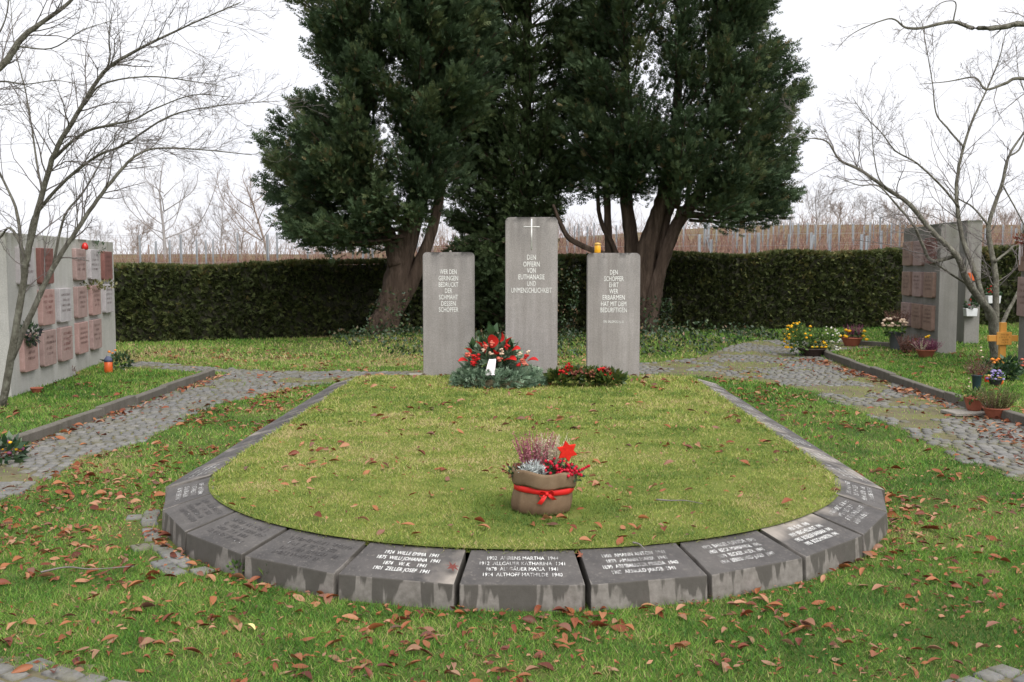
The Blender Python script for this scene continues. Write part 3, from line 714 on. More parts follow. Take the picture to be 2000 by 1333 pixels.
CS = [('DEN', 502.5, 17), ('OPFERN', 516, 32), ('VON', 528.5, 17), ('EUTHANASIE', 541, 51), ('UND', 554, 17), ('UNMENSCHLICHKEIT', 567, 79)]
stele('tall concrete slab bearing a thin white cross and white capitals', *xc, YC, .19, zc(424.5, YC), [(t, .086, zc(v, YC), w * YC / F_PX) for t, v, w in CS], cross=(zc(488, YC), zc(428, YC), zc(443.5, YC)))
RS = [('DEN', 532, 15), ('SCHÖPFER', 544.5, 38), ('EHRT', 556.5, 18), ('WER', 569, 17), ('ERBARMEN', 581, 43), ('HAT MIT DEM', 593.5, 49), ('BEDÜRFTIGEN', 605.5, 51)]
stele('shorter concrete slab with a yellow candle on its top and small bottom line', *xr, YR, .19, zc(494.5, YR), [(t, .086, zc(v, YR), w * YR / F_PX) for t, v, w in RS] + [('SPR. SALOMOS 14, 31', .045, zc(628.5, YR), 39 * YR / F_PX)])
# small flat footing stones at the slabs' feet
for n_, (u_, v_) in enumerate(((812, 733), (1262, 738))):
    p = G(u_, v_, .19); V, F = box(-.09, .09, -.06, .06, -.05, .02)
    tag(obj('footing_stone', bevel_mesh('footing_stone', V, F, MAT['slab'], .01, 1), None, (p[0], p[1], .19), .2), ['pale flat stone in grass at the foot of the slab beside the wreath', 'pale flat stone in grass at the foot of the slab topped by a yellow candle'][n_], 'stone')
# yellow grave candle on the right slab
cz = zc(494.5, YR); p = PD(1168, 490, YR)
t = thing('grave_candle', 'yellow glass grave candle with golden cap standing on the concrete slab', 'candle', (p[0], YR + .08, cz), 0)
g = Geo(); g.add(*lathe([(.036, 0), (.040, .01), (.040, .085), (.033, .1)], 16)); g.build('glass', MAT['glass_yellow'], t, True)
g = Geo(); g.add(*lathe([(.034, .098), (.042, .1), (.042, .118), (.02, .13), (.001, .132)], 16)); g.build('cap', MAT['gold'], t)
p = PD(885, 491, YL); g = Geo(); g.add(ICO1[0] * np.array([.02, .018, .014]), ICO1[1])
tag(g.build('pebble', MAT['slab']), 'small pale pebble on top of the slab beside the wreath', 'pebble').location = (p[0] - .04, YL + .07, zc(493, YL) + .010)

# ------------------------------------------------------------------ hedge
def spray_shape(pairs, ln, wid, droop, seed, tw=.10):
    """a flat evergreen spray: a stem with pointed side shoots"""
    rs = np.random.default_rng(seed); V = []; F = []; T = []
    def tri(a, d, l, w):
        a = np.array(a, float); d = np.array(d, float) / np.linalg.norm(d); p = np.array([-d[1], d[0], 0]); b = len(V)
        for q in (a - p * w / 2 + d * l * .15, a + p * w / 2 + d * l * .15, a + d * l): V.append(q)
        F.append((b, b + 1, b + 2)); T.extend([.15, .15, 1.0])
    tri((0, 0, 0), (0, 1, 0), 1.0, tw * .7)
    for k in range(pairs):
        y = .08 + .78 * k / pairs
        for sg in (-1, 1):
            l = wid * (1 - .55 * y) * rs.uniform(.75, 1.2); tri((0, y, 0), (sg * rs.uniform(.5, .85), rs.uniform(.8, 1.2), rs.uniform(-.25, .25)), l, tw * rs.uniform(.8, 1.3))
    V = np.array(V); V[:, 2] -= droop * V[:, 1] ** 2 + .18 * V[:, 0] ** 2; V[:, 2] += rs.uniform(-.02, .02, len(V))
    T = np.clip(np.array(T) * (.35 + .65 * V[:, 1]), 0, 1); return V * ln, F, T
HS = [spray_shape(2, 1.0, .7, .15, k, .30) for k in range(3)]
hedge = thing('clipped_hedge', 'long clipped dark green hedge running behind the monument and trees', 'hedge', (0, 0, 0))
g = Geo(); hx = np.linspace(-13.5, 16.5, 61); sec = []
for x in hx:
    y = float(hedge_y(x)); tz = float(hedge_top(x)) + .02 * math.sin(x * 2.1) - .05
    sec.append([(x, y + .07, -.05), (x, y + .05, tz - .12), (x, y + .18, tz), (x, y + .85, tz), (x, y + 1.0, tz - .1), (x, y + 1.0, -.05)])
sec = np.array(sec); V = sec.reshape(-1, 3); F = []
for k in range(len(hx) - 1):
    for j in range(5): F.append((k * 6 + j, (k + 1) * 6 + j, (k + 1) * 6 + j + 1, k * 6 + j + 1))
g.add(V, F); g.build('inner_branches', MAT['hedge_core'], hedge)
g = Geo(); N = 44000
x = RNG.uniform(-13, 16, N); face = RNG.random(N); y = hedge_y(x); tz = hedge_top(x) + .03 * np.sin(x * 2.1) + .14 * (fbm(x, x * 0, 1.1, 3) - .5)
z = RNG.random(N) ** .9 * tz; on_top = face > .72
z = np.where(on_top, tz - .06, z); yy = np.where(on_top, y + RNG.uniform(.02, 1.0, N), y + RNG.uniform(-.02, .1, N) + .22 * (fbm(x, z, 1.1, 9) - .5))
D = np.stack([RNG.normal(0, .45, N), np.where(on_top, RNG.normal(-.1, .5, N), -1 + RNG.normal(0, .35, N)), np.where(on_top, .85, RNG.normal(.35, .5, N))], 1)
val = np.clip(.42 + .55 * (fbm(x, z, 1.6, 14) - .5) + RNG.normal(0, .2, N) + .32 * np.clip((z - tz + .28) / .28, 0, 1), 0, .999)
for k in range(3):
    q = slice(k, None, 3); bV, bF, bT = HS[k]
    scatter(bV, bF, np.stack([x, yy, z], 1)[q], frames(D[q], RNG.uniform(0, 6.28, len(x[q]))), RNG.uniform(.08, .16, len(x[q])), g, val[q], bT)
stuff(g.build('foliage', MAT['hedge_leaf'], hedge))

# ------------------------------------------------------------------ evergreen trees
CS_ = [spray_shape(3, 1.0, .52, .2, 20 + k, .14) for k in range(4)]
def px_line(pts, Y, dy=0.0):
    out = []
    for i_, (u_, v_) in enumerate(pts): out.append(PD(u_, v_, Y + dy * i_ / max(1, len(pts) - 1)))
    return np.array(out)
def evergreen(label, base, stems, boughs, mat, seed, n_per, dens_size=(.10, .24)):
    """stems: list of (points, radii); boughs: arrays start, end"""
    t = thing('evergreen_tree', label, 'tree', base, 0, 'tall evergreens behind the monument')
    b = np.array(base)
    for i_, (P, rr) in enumerate(stems):
        P, rr = catmull(P, rr * (.8 if seed == 3 else .68), 6); g = Geo(); g.add(*tube(P - b, rr, 14, .2, seed + i_)); g.build('trunk', MAT['bark_cypress'], t, True)
    S, E_ = boughs; n = len(S); g = Geo()
    rs = np.random.default_rng(seed)
    mid = (S + E_) / 2 + np.array([0, 0, -.15]); ts = [0, .5, 1.0]
    g.add(*prisms(S - b, mid - b, .035, .022, 4)); g.add(*prisms(mid - b, E_ - b, .022, .008, 4)); g.build('boughs', MAT['bark_cypress'], t); 
    stuff(t.children[-1])
    L = np.linalg.norm(E_ - S, axis=1); cnt = np.maximum(6, (n_per * np.clip(L / 1.6, .5, 1.6) * np.where(E_[:, 2] > 7.9, .3, 1.0) * np.where(E_[:, 1] > b[1] + .9, .4, 1.0)).astype(int)); idx = np.repeat(np.arange(n), cnt); m = len(idx)
    tt = 1 - .62 * rs.random(m) ** 1.25; ax = (E_ - S)[idx]; ax /= np.linalg.norm(ax, axis=1)[:, None] + 1e-9
    P = S[idx] + (E_ - S)[idx] * tt[:, None]; P[:, 2] += -.3 * np.sin(tt * math.pi) * .5
    spread = .42 * (1.15 - tt) + .13; off = rs.normal(size=(m, 3)); off /= np.linalg.norm(off, axis=1)[:, None]
    P = P + off * (spread * rs.random(m) ** .5)[:, None] * np.array([1, 1, .75])
    D = ax * 1.0 + off * .55 + np.array([0, 0, .3]) + rs.normal(size=(m, 3)) * .25
    val = np.clip(.45 + .22 * rs.normal(size=n)[idx] + .16 * rs.normal(size=m), 0, .86); dry = rs.random(m) < .03; val = np.where(dry, .97, val)
    g = Geo()
    for k in range(4):
        q = slice(k, None, 4); bV, bF, bT = CS_[k]
        scatter(bV, bF, (P - b)[q], frames(D[q], rs.uniform(-3.1, 3.1, len(P[q]))), rs.uniform(*dens_size, len(P[q])), g, val[q], bT * np.clip(tt[q].mean(), 0, 1))
    stuff(g.build('crown', mat, t)); return t
def crown_boughs(axis_pts, outline, bottom, top, n, seed, depth, front=.62, inner=.25, skip=None):
    """outline(z) -> (x_left, x_right) of the crown; boughs start on the axis and end on the crown's surface"""
    rs = np.random.default_rng(seed); S = []; E_ = []
    while len(S) < n:
        z = bottom + (top - bottom) * rs.random() ** 1.0
        xl_, xr_, yc = outline(z)
        a = rs.uniform(0, 2 * math.pi)
        if math.sin(a) > 0 and rs.random() > 1 - front: a = -a
        rx = (xr_ - xl_) / 2 * rs.uniform(.72, 1.02); xc_ = (xl_ + xr_) / 2; ry = depth * rs.uniform(.7, 1.02)
        if rs.random() < inner: k_ = rs.uniform(.4, .8); rx *= k_; ry *= k_
        e = np.array([xc_ + rx * math.cos(a), yc + ry * math.sin(a), z + rs.uniform(-.1, .25)])
        ax_ = axis_pts[np.argmin(np.abs(axis_pts[:, 2] - (z - .7)) + .25 * np.abs(axis_pts[:, 0] - e[0]))]
        s_ = np.array([ax_[0], ax_[1], min(ax_[2], z - .1)]); s_ = e + (s_ - e) * min(1.0, 2.0 / (np.linalg.norm(s_ - e) + 1e-6))
        if e[2] < bottom - .2: continue
        pu, pv = to_px(e[0], e[1], e[2])
        if skip and skip(float(pu), float(pv)): continue
        if pv > 330: s_[2] = max(s_[2], e[2] - .15)
        S.append(s_); E_.append(e)
    return np.array(S), np.array(E_)
# left tree
YT = 21.2
def stem(pts, rad, Y=YT, dy=0): return px_line(pts, Y, dy), np.array(rad)
SL_ = [stem([(742, 672), (755, 620), (775, 545), (792, 480), (812, 400), (822, 300), (830, 180), (835, 40), (838, -250)], [.42, .37, .33, .29, .23, .18, .15, .12, .03], YT),
       stem([(775, 520), (762, 470), (742, 425), (722, 340), (705, 240), (690, 110), (680, -120)], [.22, .18, .17, .14, .11, .09, .03], YT - .1, .5),
       stem([(770, 610), (805, 545), (835, 475), (855, 400), (868, 300), (875, 150), (880, -60)], [.24, .2, .16, .14, .11, .09, .03], YT + .1, -.4),
       stem([(725, 690), (735, 650), (752, 615)], [.22, .26, .25], YT - .15)]
kL = 21.2 / F_PX
def outl_left(z):
    v = 518 - (z - EYE) / kL
    uL = np.interp(v, [-420, -300, -100, 0, 40, 100, 150, 215, 260, 310, 360, 410, 450, 490], [800, 700, 600, 585, 545, 585, 572, 572, 530, 500, 512, 535, 560, 590])
    uR = np.interp(v, [-420, -300, -100, 100, 200, 300, 380, 420, 450, 490], [860, 930, 980, 985, 980, 930, 890, 870, 700, 660])
    return (uL - 1000) * kL - .29, (uR - 1000) * kL - .29, YT
axL = np.array([[-2.3, YT, z] for z in np.linspace(1.8, 11, 30)] + [[-3.2, YT - .2, z] for z in np.linspace(2.2, 9, 24)])
bL = crown_boughs(axL, outl_left, 2.15, 11.2, 500, 3, 2.6, skip=lambda u_, v_: (v_ > 420 and u_ > 690) or v_ > 478)
evergreen('old evergreen tree with forked reddish trunk and a drooping side bough beside the vineyard posts', (-2.9, YT, 0), SL_, bL, MAT['crown_cypress'], 3, 165)
# right tree with many stems
YB = 22.2
SR_ = [stem([(1236, 672), (1236, 560), (1232, 470), (1222, 380), (1222, 280), (1220, 120), (1218, -80), (1216, -330)], [.3, .28, .24, .2, .17, .14, .1, .03], YB),
       stem([(1256, 672), (1260, 580), (1264, 500), (1285, 425), (1300, 360), (1318, 250), (1330, 90), (1340, -160)], [.34, .31, .33, .25, .18, .14, .1, .03], YB - .1, -.6),
       stem([(1262, 690), (1275, 600), (1290, 525), (1322, 440), (1366, 378), (1384, 315), (1400, 200), (1410, 20), (1415, -180)], [.30, .26, .22, .22, .2, .15, .12, .09, .03], YB - .3, -.2),
       stem([(1292, 500), (1300, 440), (1318, 385), (1326, 330), (1335, 240)], [.14, .13, .12, .1, .06], YB - .3),
       stem([(1192, 650), (1190, 500), (1186, 400), (1180, 300), (1174, 120), (1170, -100)], [.13, .12, .11, .1, .08, .03], YB + .2),
       stem([(1212, 520), (1196, 478), (1176, 440), (1168, 400), (1168, 340)], [.09, .08, .07, .06, .05], YB + .1),
       stem([(1200, 505), (1170, 494), (1140, 482), (1112, 466), (1096, 440), (1080, 400)], [.1, .1, .095, .085, .07, .04], YB - .1, -.5),
       stem([(1385, 372), (1430, 362), (1470, 340), (1520, 300)], [.05, .045, .035, .02], YB - .3)]
kR = YB / F_PX
def outl_right(z):
    v = 518 - (z - EYE) / kR
    uL = np.interp(v, [-420, -300, -100, 100, 200, 300, 380, 420, 445], [1230, 1160, 1110, 1085, 1075, 1080, 1100, 1240, 1330])
    uR = np.interp(v, [-420, -300, -100, 0, 60, 110, 150, 210, 250, 300, 350, 400, 430, 445], [1280, 1380, 1470, 1510, 1530, 1525, 1540, 1592, 1580, 1552, 1545, 1550, 1540, 1480])
    return (uL - 1000) * kR - .3, (uR - 1000) * kR - .3, YB
axR = np.array([[2.2, YB, z] for z in np.linspace(2.5, 11, 30)] + [[3.2, YB - .3, z] for z in np.linspace(2.5, 10, 24)] + [[3.9, YB - .4, z] for z in np.linspace(2.8, 9, 24)])
bR = crown_boughs(axR, outl_right, 2.5, 11.4, 540, 5, 2.4, .55, skip=lambda u_, v_: (v_ > 365 and 1110 < u_ < 1400) or v_ > 415)
evergreen('many-stemmed evergreen tree rising behind the candle-topped slab', (2.6, YB, 0), SR_, bR, MAT['crown_cypress'], 5, 150)
# dark tree between them, further back
YM = 23.0; kM = YM / F_PX
SM_ = [stem([(1035, 665), (1036, 500), (1034, 350), (1030, 180), (1030, -20), (1030, -320)], [.24, .2, .17, .14, .1, .03], YM),
       stem([(985, 665), (978, 520), (960, 400), (945, 280), (930, 120), (925, -100)], [.16, .14, .12, .1, .08, .02], YM + .1)]
def outl_mid(z):
    v = 518 - (z - EYE) / kM
    uL = np.interp(v, [-420, -250, 0, 200, 330, 420, 520, 640], [990, 890, 805, 825, 855, 868, 880, 900])
    uR = np.interp(v, [-420, -250, 0, 200, 330, 400, 450, 520, 640], [1070, 1150, 1215, 1195, 1155, 1110, 1085, 1080, 1075])
    return (uL - 1000) * kM - .32, (uR - 1000) * kM - .32, YM
axM = np.array([[.1, YM, z] for z in np.linspace(.3, 11, 40)])
bM = crown_boughs(axM, outl_mid, .7, 11.0, 440, 8, 1.5, .6, .2)
evergreen('dense dark evergreen tree filling the gap behind the tall cross slab', (.1, YM, 0), SM_, bM, MAT['crown_dark'], 8, 120)

# ------------------------------------------------------------------ bare trees
def grow(P0, D, L, Rad, nseg, wob, up, rs):
    n = len(P0); pts = [P0]; d = D / (np.linalg.norm(D, axis=1)[:, None] + 1e-9); p = P0
    for k in range(nseg):
        d = d + rs.normal(size=(n, 3)) * wob + np.array([0, 0, up]); d /= np.linalg.norm(d, axis=1)[:, None]
        p = p + d * (L / nseg)[:, None]; pts.append(p)
    pts = np.stack(pts, 1); rad = Rad[:, None] * np.linspace(1, .35, nseg + 1)[None]
    return pts, rad
def spawn(pts, rad, cnt, t0, lenf, radf, spread, rs, L, minr=.0012):
    n, k, _ = pts.shape; idx = np.repeat(np.arange(n), cnt); t = t0 + (1 - t0) * rs.random(len(idx)); f = t * (k - 1); i0 = np.minimum(f.astype(int), k - 2); fr = (f - i0)[:, None]
    P = pts[idx, i0] * (1 - fr) + pts[idx, i0 + 1] * fr; T = pts[idx, i0 + 1] - pts[idx, i0]; T /= np.linalg.norm(T, axis=1)[:, None] + 1e-9
    o = rs.normal(size=(len(idx), 3)); o -= (o * T).sum(1)[:, None] * T; o /= np.linalg.norm(o, axis=1)[:, None] + 1e-9
    D = T + o * (spread * rs.uniform(.6, 1.3, len(idx)))[:, None]
    Ln = L[idx] * lenf * (1.1 - .6 * t) * rs.uniform(.5, 1.25, len(idx)); Rd = np.maximum((rad[idx, i0] * radf), minr); return P, D, Ln, Rd
def add_sticks(g, pts, rad, n=3):
    a = pts[:, :-1].reshape(-1, 3); b = pts[:, 1:].reshape(-1, 3); g.add(*prisms(a, b, rad[:, :-1].ravel(), rad[:, 1:].ravel(), n))
def bare_tree(name, label, base, limbs, seed, mat_trunk, mat_twig, dens=5.0, l1=.9, group=None, up=.02, counts=(5, 4), bias=(0, 0, 0), minr=.0019, thin=1.0, far=0):
    rs = np.random.default_rng(seed); t = thing(name, label, 'tree', base, 0, group); b = np.array(base, float); g = Geo(); tw = Geo()
    P0, D0, L0, R0 = [], [], [], []
    for i_, (P, rr) in enumerate(limbs):
        P, rr = catmull(P, rr * thin, 5); P = P + rs.normal(size=P.shape) * (rr * .08)[:, None]
        g.add(*tube(P - b, rr, 8 if rr[0] > .03 else 5, .12, seed + i_))
        seg = np.linalg.norm(np.diff(P, axis=0), axis=1); Lt = seg.sum(); n = int(Lt * dens); cum = np.concatenate([[0], np.cumsum(seg)]) / Lt
        for _ in range(n):
            s_ = .22 + .78 * rs.random() ** .8; k = min(np.searchsorted(cum, s_) - 1, len(P) - 2); k = max(k, 0)
            T = P[k + 1] - P[k]; T = T / (np.linalg.norm(T) + 1e-9); o = rs.normal(size=3); o -= o.dot(T) * T; o /= np.linalg.norm(o) + 1e-9
            P0.append(P[k] + (P[k + 1] - P[k]) * rs.random()); D0.append(T * .8 + o * rs.uniform(.5, 1.1) + np.array(bias)); L0.append(l1 * rs.uniform(.35, 1.25) * (1.15 - .5 * s_)); R0.append(min(rr[k] * .45, .011) * rs.uniform(.6, 1))
    g.build('trunk', mat_trunk, t, True)
    P0, D0, L0, R0 = map(np.array, (P0, D0, L0, R0)); R0 = np.maximum(R0, minr * 1.6)
    p1, r1 = grow(P0, D0, L0, R0, 4 if far else 6, .14, up, rs); add_sticks(tw, p1 - b, r1, 3)
    a = spawn(p1, r1, counts[0], .2, .5, .6, .75, rs, L0, minr); p2, r2 = grow(*a, 2 if far else 4, .16, up, rs); add_sticks(tw, p2 - b, r2)
    a2 = spawn(p2, r2, counts[1], .15, .5, .7, .8, rs, a[2], minr); p3, r3 = grow(*a2, 1 if far else 2, .2, up, rs); add_sticks(tw, p3 - b, r3)
    stuff(tw.build('crown', mat_twig, t)); return t
def L3(pts, Y, rad, dy=0): return px_line(pts, Y, dy), np.linspace(rad[0], rad[1], len(pts))
Ym = 11.3
LM = [L3([(4, 800), (22, 700), (42, 580), (58, 480), (84, 375), (108, 298), (150, 225), (202, 143), (255, 106), (300, 82), (372, 48), (470, 5)], Ym, (.072, .008), -.9),
      L3([(20, 705), (62, 610), (104, 522), (150, 450), (190, 390), (236, 333), (268, 303), (310, 290), (395, 293), (492, 303)], Ym, (.055, .006), .8),
      L3([(52, 520), (62, 440), (78, 408), (130, 350), (190, 305), (242, 283), (330, 228), (420, 208), (525, 198)], Ym - .1, (.04, .005), -.4),
      L3([(100, 315), (160, 262), (215, 245), (262, 234), (300, 214), (378, 186), (450, 190)], Ym - .3, (.028, .005), -.7),
      L3([(104, 520), (125, 425), (160, 380), (190, 330), (215, 285), (240, 262)], Ym + .3, (.026, .005), .5),
      L3([(46, 560), (40, 470), (30, 405), (0, 340), (-40, 250), (-70, 120)], Ym, (.035, .008), .6),
      L3([(50, 500), (20, 445), (-10, 470), (-60, 430)], Ym, (.03, .008), .4),
      L3([(84, 385), (72, 320), (62, 250), (50, 180), (28, 90), (20, 0)], Ym, (.02, .005), .5),
      L3([(202, 143), (215, 115), (213, 60), (225, 5)], Ym - .7, (.016, .004), -.2),
      L3([(165, 205), (200, 165), (290, 150), (380, 160), (440, 170)], Ym - .6, (.018, .004), -.5)]
bare_tree('bare_tree', 'bare multi-stemmed tree with lichen-grey limbs leaning over the wall with flowers', (G(4, 800)[0], Ym, 0), LM, 31, MAT['bark_lichen'], MAT['twig'], 11.0, .85, 'leafless garden trees', .03, (6, 3), (.14, 0, .03), .0018, .66)
Yf = 10.2
LF = [(np.array([(-6.6, Yf, -.05), (-6.5, Yf, 1.2), (-6.2, Yf, 2.2), tuple(PD(-120, 230, Yf)), tuple(PD(0, 132, Yf)), tuple(PD(42, 76, Yf)), tuple(PD(85, 42, Yf)), tuple(PD(135, 5, Yf)), tuple(PD(190, -60, Yf)), tuple(PD(260, -140, Yf))]), np.linspace(.09, .008, 10)),
      (np.array([tuple(PD(-60, 180, Yf)), tuple(PD(0, 160, Yf + .1)), tuple(PD(50, 165, Yf + .2)), tuple(PD(110, 158, Yf + .3)), tuple(PD(165, 168, Yf + .4))]), np.linspace(.018, .004, 5)),
      (np.array([tuple(PD(-100, 210, Yf)), tuple(PD(-40, 120, Yf)), tuple(PD(10, 40, Yf)), tuple(PD(20, -60, Yf))]), np.linspace(.025, .006, 4)),
      (np.array([tuple(PD(30, 90, Yf)), tuple(PD(100, 95, Yf - .2)), tuple(PD(160, 60, Yf - .3)), tuple(PD(220, 40, Yf - .3))]), np.linspace(.014, .004, 4))]
bare_tree('bare_tree', 'bare tree whose thick upper limb reaches above the wall of plaques with flowers', (-6.6, Yf, 0), LF, 37, MAT['bark_lichen'], MAT['twig'], 11.0, .8, 'leafless garden trees', .03, (6, 4), (.1, 0, 0), .0018, .62)
Yr = 17.2
LR = [L3([(1944, 706), (1940, 650), (1935, 612), (1905, 574), (1885, 540), (1868, 500), (1820, 452), (1779, 402), (1735, 371), (1677, 331), (1640, 313), (1614, 276), (1572, 270)], Yr, (.115, .008), -1.0),
      L3([(1912, 582), (1890, 556), (1856, 535), (1821, 510)], Yr, (.04, .016), -.4),
      L3([(1868, 500), (1821, 510), (1802, 480), (1785, 442), (1753, 403), (1716, 364), (1677, 362), (1630, 345)], Yr - .3, (.05, .006), -.8),
      L3([(1932, 625), (1922, 590), (1902, 529), (1879, 464), (1870, 408), (1868, 360), (1879, 299), (1900, 234), (1922, 187), (1950, 120), (1965, 60)], Yr, (.075, .007), .4),
      L3([(1946, 700), (1945, 626), (1943, 529), (1931, 464), (1934, 426), (1957, 360), (1970, 306), (2002, 256), (2040, 200)], Yr + .1, (.085, .012), .6),
      L3([(1950, 655), (1962, 622), (1988, 572), (2020, 510), (2050, 440)], Yr + .2, (.06, .02), .8),
      L3([(1873, 405), (1840, 365), (1792, 320), (1749, 295), (1722, 260), (1690, 228), (1665, 190)], Yr - .2, (.03, .005), -.7),
      L3([(1883, 288), (1850, 250), (1828, 220), (1821, 162), (1808, 85), (1800, 40)], Yr + .2, (.026, .005), .3),
      L3([(1943, 512), (1976, 484), (1992, 460), (2020, 400)], Yr + .2, (.035, .012), .4),
      L3([(1735, 371), (1715, 345), (1705, 290), (1700, 240), (1670, 200)], Yr - .7, (.016, .004), -.3),
      L3([(1930, 440), (1900, 405), (1868, 385), (1840, 350)], Yr + .2, (.03, .008), .2),
      L3([(1957, 360), (1990, 420), (2000, 440)], Yr + .3, (.02, .012), .2),
      L3([(1970, 306), (1995, 285), (2010, 210), (1990, 150), (1985, 90)], Yr + .4, (.024, .006), .4)]
bare_tree('bare_tree', 'bare spreading tree with several mossy stems behind the wooden cross', (G(1944, 706)[0], Yr, 0), LR, 41, MAT['bark_lichen'], MAT['twig'], 7.5, 1.0, 'leafless garden trees', .03, (5, 4), (-.08, 0, .06), .0024, .72)
Yo = 13.0
LO = [(np.array([(8.6, Yo, -.05), (8.55, Yo, 1.5), (8.4, Yo, 3.0), tuple(PD(2120, 60, Yo)), tuple(PD(2000, 47, Yo)), tuple(PD(1955, 54, Yo)), tuple(PD(1900, 55, Yo)), tuple(PD(1860, 43, Yo)), tuple(PD(1800, 55, Yo - .1)), tuple(PD(1768, 54, Yo - .2)), tuple(PD(1742, 37, Yo - .2)), tuple(PD(1700, 49, Yo - .3)), tuple(PD(1660, 70, Yo - .3)), tuple(PD(1632, 100, Yo - .4))]), np.array([.13, .12, .09, .06, .046, .042, .036, .03, .022, .018, .013, .009, .006, .003])),
      (np.array([tuple(PD(2130, 190, Yo)), tuple(PD(2000, 154, Yo)), tuple(PD(1962, 164, Yo)), tuple(PD(1925, 175, Yo)), tuple(PD(1903, 152, Yo)), tuple(PD(1850, 160, Yo)), tuple(PD(1795, 165, Yo))]), np.array([.04, .028, .024, .018, .014, .009, .004])),
      (np.array([tuple(PD(1862, 43, Yo)), tuple(PD(1866, 5, Yo)), tuple(PD(1835, 8, Yo)), tuple(PD(1810, 40, Yo - .1))]), np.array([.012, .01, .007, .003])),
      (np.array([(8.55, Yo, 1.4), (8.45, Yo, 2.2), tuple(PD(2130, 190, Yo))]), np.array([.1, .06, .04]))]
bare_tree('bare_tree', 'bare limb of a tree beyond the graves arching thinly across the pale sky', (8.6, Yo, 0), LO, 43, MAT['bark_lichen'], MAT['twig'], 4.0, .6, 'leafless garden trees', -.01, (4, 3), (-.1, 0, -.05), .0019, .8)

def far_tree(label, u, top_v, Y, seed, mat, spread=.5, lean=0.0, forks=5, dens=3.0, minr=.0055, cat='background trees along the vineyard'):
    rs = np.random.default_rng(seed); p = PD(u, 480, Y); z0 = float(terrain(p[0], Y)) - .1; ztop = float(PD(u, top_v, Y)[2]); H = ztop - z0
    base = np.array([p[0], Y, z0]); limbs = []
    tr = [base, base + (rs.uniform(-.03, .03) * H + lean * .3 * H, 0, H * .35), base + (lean * .7 * H + rs.uniform(-.04, .04) * H, 0, H * .7), base + (lean * H, 0, H)]
    limbs.append((np.array(tr), np.array([.016, .012, .007, .0025]) * H))
    for k in range(forks):
        t = rs.uniform(.22, .75); q = base + (np.array(tr[3]) - base) * t * np.array([1, 1, 1]); a = rs.uniform(0, 6.28); l = H * spread * (1.1 - t) * rs.uniform(.7, 1.2)
        d = np.array([math.cos(a), math.sin(a) * .8, rs.uniform(.35, .9)]); limbs.append((np.array([q, q + d * l * .5 + rs.normal(0, .09, 3) * l, q + d * l * .85 + (0, 0, l * .3) + rs.normal(0, .1, 3) * l, q + d * l * 1.05 + (0, 0, l * .55)]), np.array([.0055, .0042, .003, .0016]) * H))
    return bare_tree('bare_tree', label, tuple(base), limbs, seed, mat, mat, dens / H * 9, H * .22, None, .03, (4, 2), (0, 0, .1), minr, 1.0, 1)
FT = [(322, 318, 66, 'tall straight bare tree beyond the vineyard at the far end of the hedge', 'twig_hazy', .55, 0, 9),
      (432, 395, 72, 'slender pale bare tree beyond the vineyard beside the gnarled tree', 'twig_hazy', .5, .02, 8),
      (528, 345, 58, 'gnarled leaning bare tree beyond the vineyard under the drooping evergreen bough', 'twig_brown', .6, -.30, 8),
      (470, 415, 64, 'thin bare tree with a reddish foot among the vineyard posts', 'twig_brown', .45, .05, 6),
      (268, 436, 62, 'small twiggy bare tree at the edge of the vineyard near the plaque wall', 'twig_brown', .7, 0, 8),
      (376, 440, 80, 'low bushy bare tree between the tall straight tree and the slender one', 'twig_brown', .75, 0, 9),
      (196, 440, 84, 'faint bare tree beyond the wall top with the red candle', 'twig_hazy', .6, 0, 8),
      (1594, 362, 70, 'rounded bare tree beyond the vineyard next to the evergreen crown', 'twig_hazy', .65, .0, 10),
      (1688, 385, 78, 'broad pale bare tree beyond the vineyard posts near the brown plaques', 'twig_hazy', .7, 0, 10),
      (1640, 400, 74, 'brown bushy bare tree beyond the vineyard between two taller ones', 'twig_brown', .8, 0, 10),
      (1745, 400, 80, 'low brown bare tree showing above the corner of the brown plaque wall', 'twig_brown', .8, 0, 9),
      (1510, 405, 76, 'bare tree half hidden below the hanging evergreen sprays', 'twig_hazy', .7, .15, 8),
      (1800, 410, 86, 'distant bare tree behind the mossy limbs and the brown plaque wall', 'twig_brown', .8, 0, 8),
      (1960, 420, 84, 'distant bare tree seen between the mossy stems', 'twig_brown', .8, 0, 8)]
for k, (u_, tv, Y_, lab, mt, sp, ln_, fk) in enumerate(FT): far_tree(lab, u_, tv, Y_, 60 + k, MAT[mt], sp, ln_, fk + 3, 3.2)

# far scrub along the ridge: a brushwood mass nobody could count
g = Geo(); rs = np.random.default_rng(90); N = 2300
x = rs.uniform(-60, 62, N); y = rs.uniform(72, 96, N); keep = fbm(x, y, .12, 6) > .36; x, y = x[keep], y[keep]; n = len(x)
D = np.stack([rs.normal(0, .45, n), rs.normal(0, .3, n), np.ones(n)], 1); Lh = rs.uniform(.7, 2.4, n) * (.5 + fbm(x, y, .09, 8)); p, r = grow(np.stack([x, y, terrain(x, y) - .05], 1), D, Lh, np.full(n, .02), 3, .2, .02, rs); add_sticks(g, p, r)
a = spawn(p, r, 4, .2, .55, .7, .7, rs, Lh, .009); p2, r2 = grow(*a, 1, .2, .02, rs); add_sticks(g, p2, r2)
stuff(g.build('ridge_scrub', MAT['twig_brown']), 'brown leafless scrub along the ridge beyond the vineyard', 'scrub')

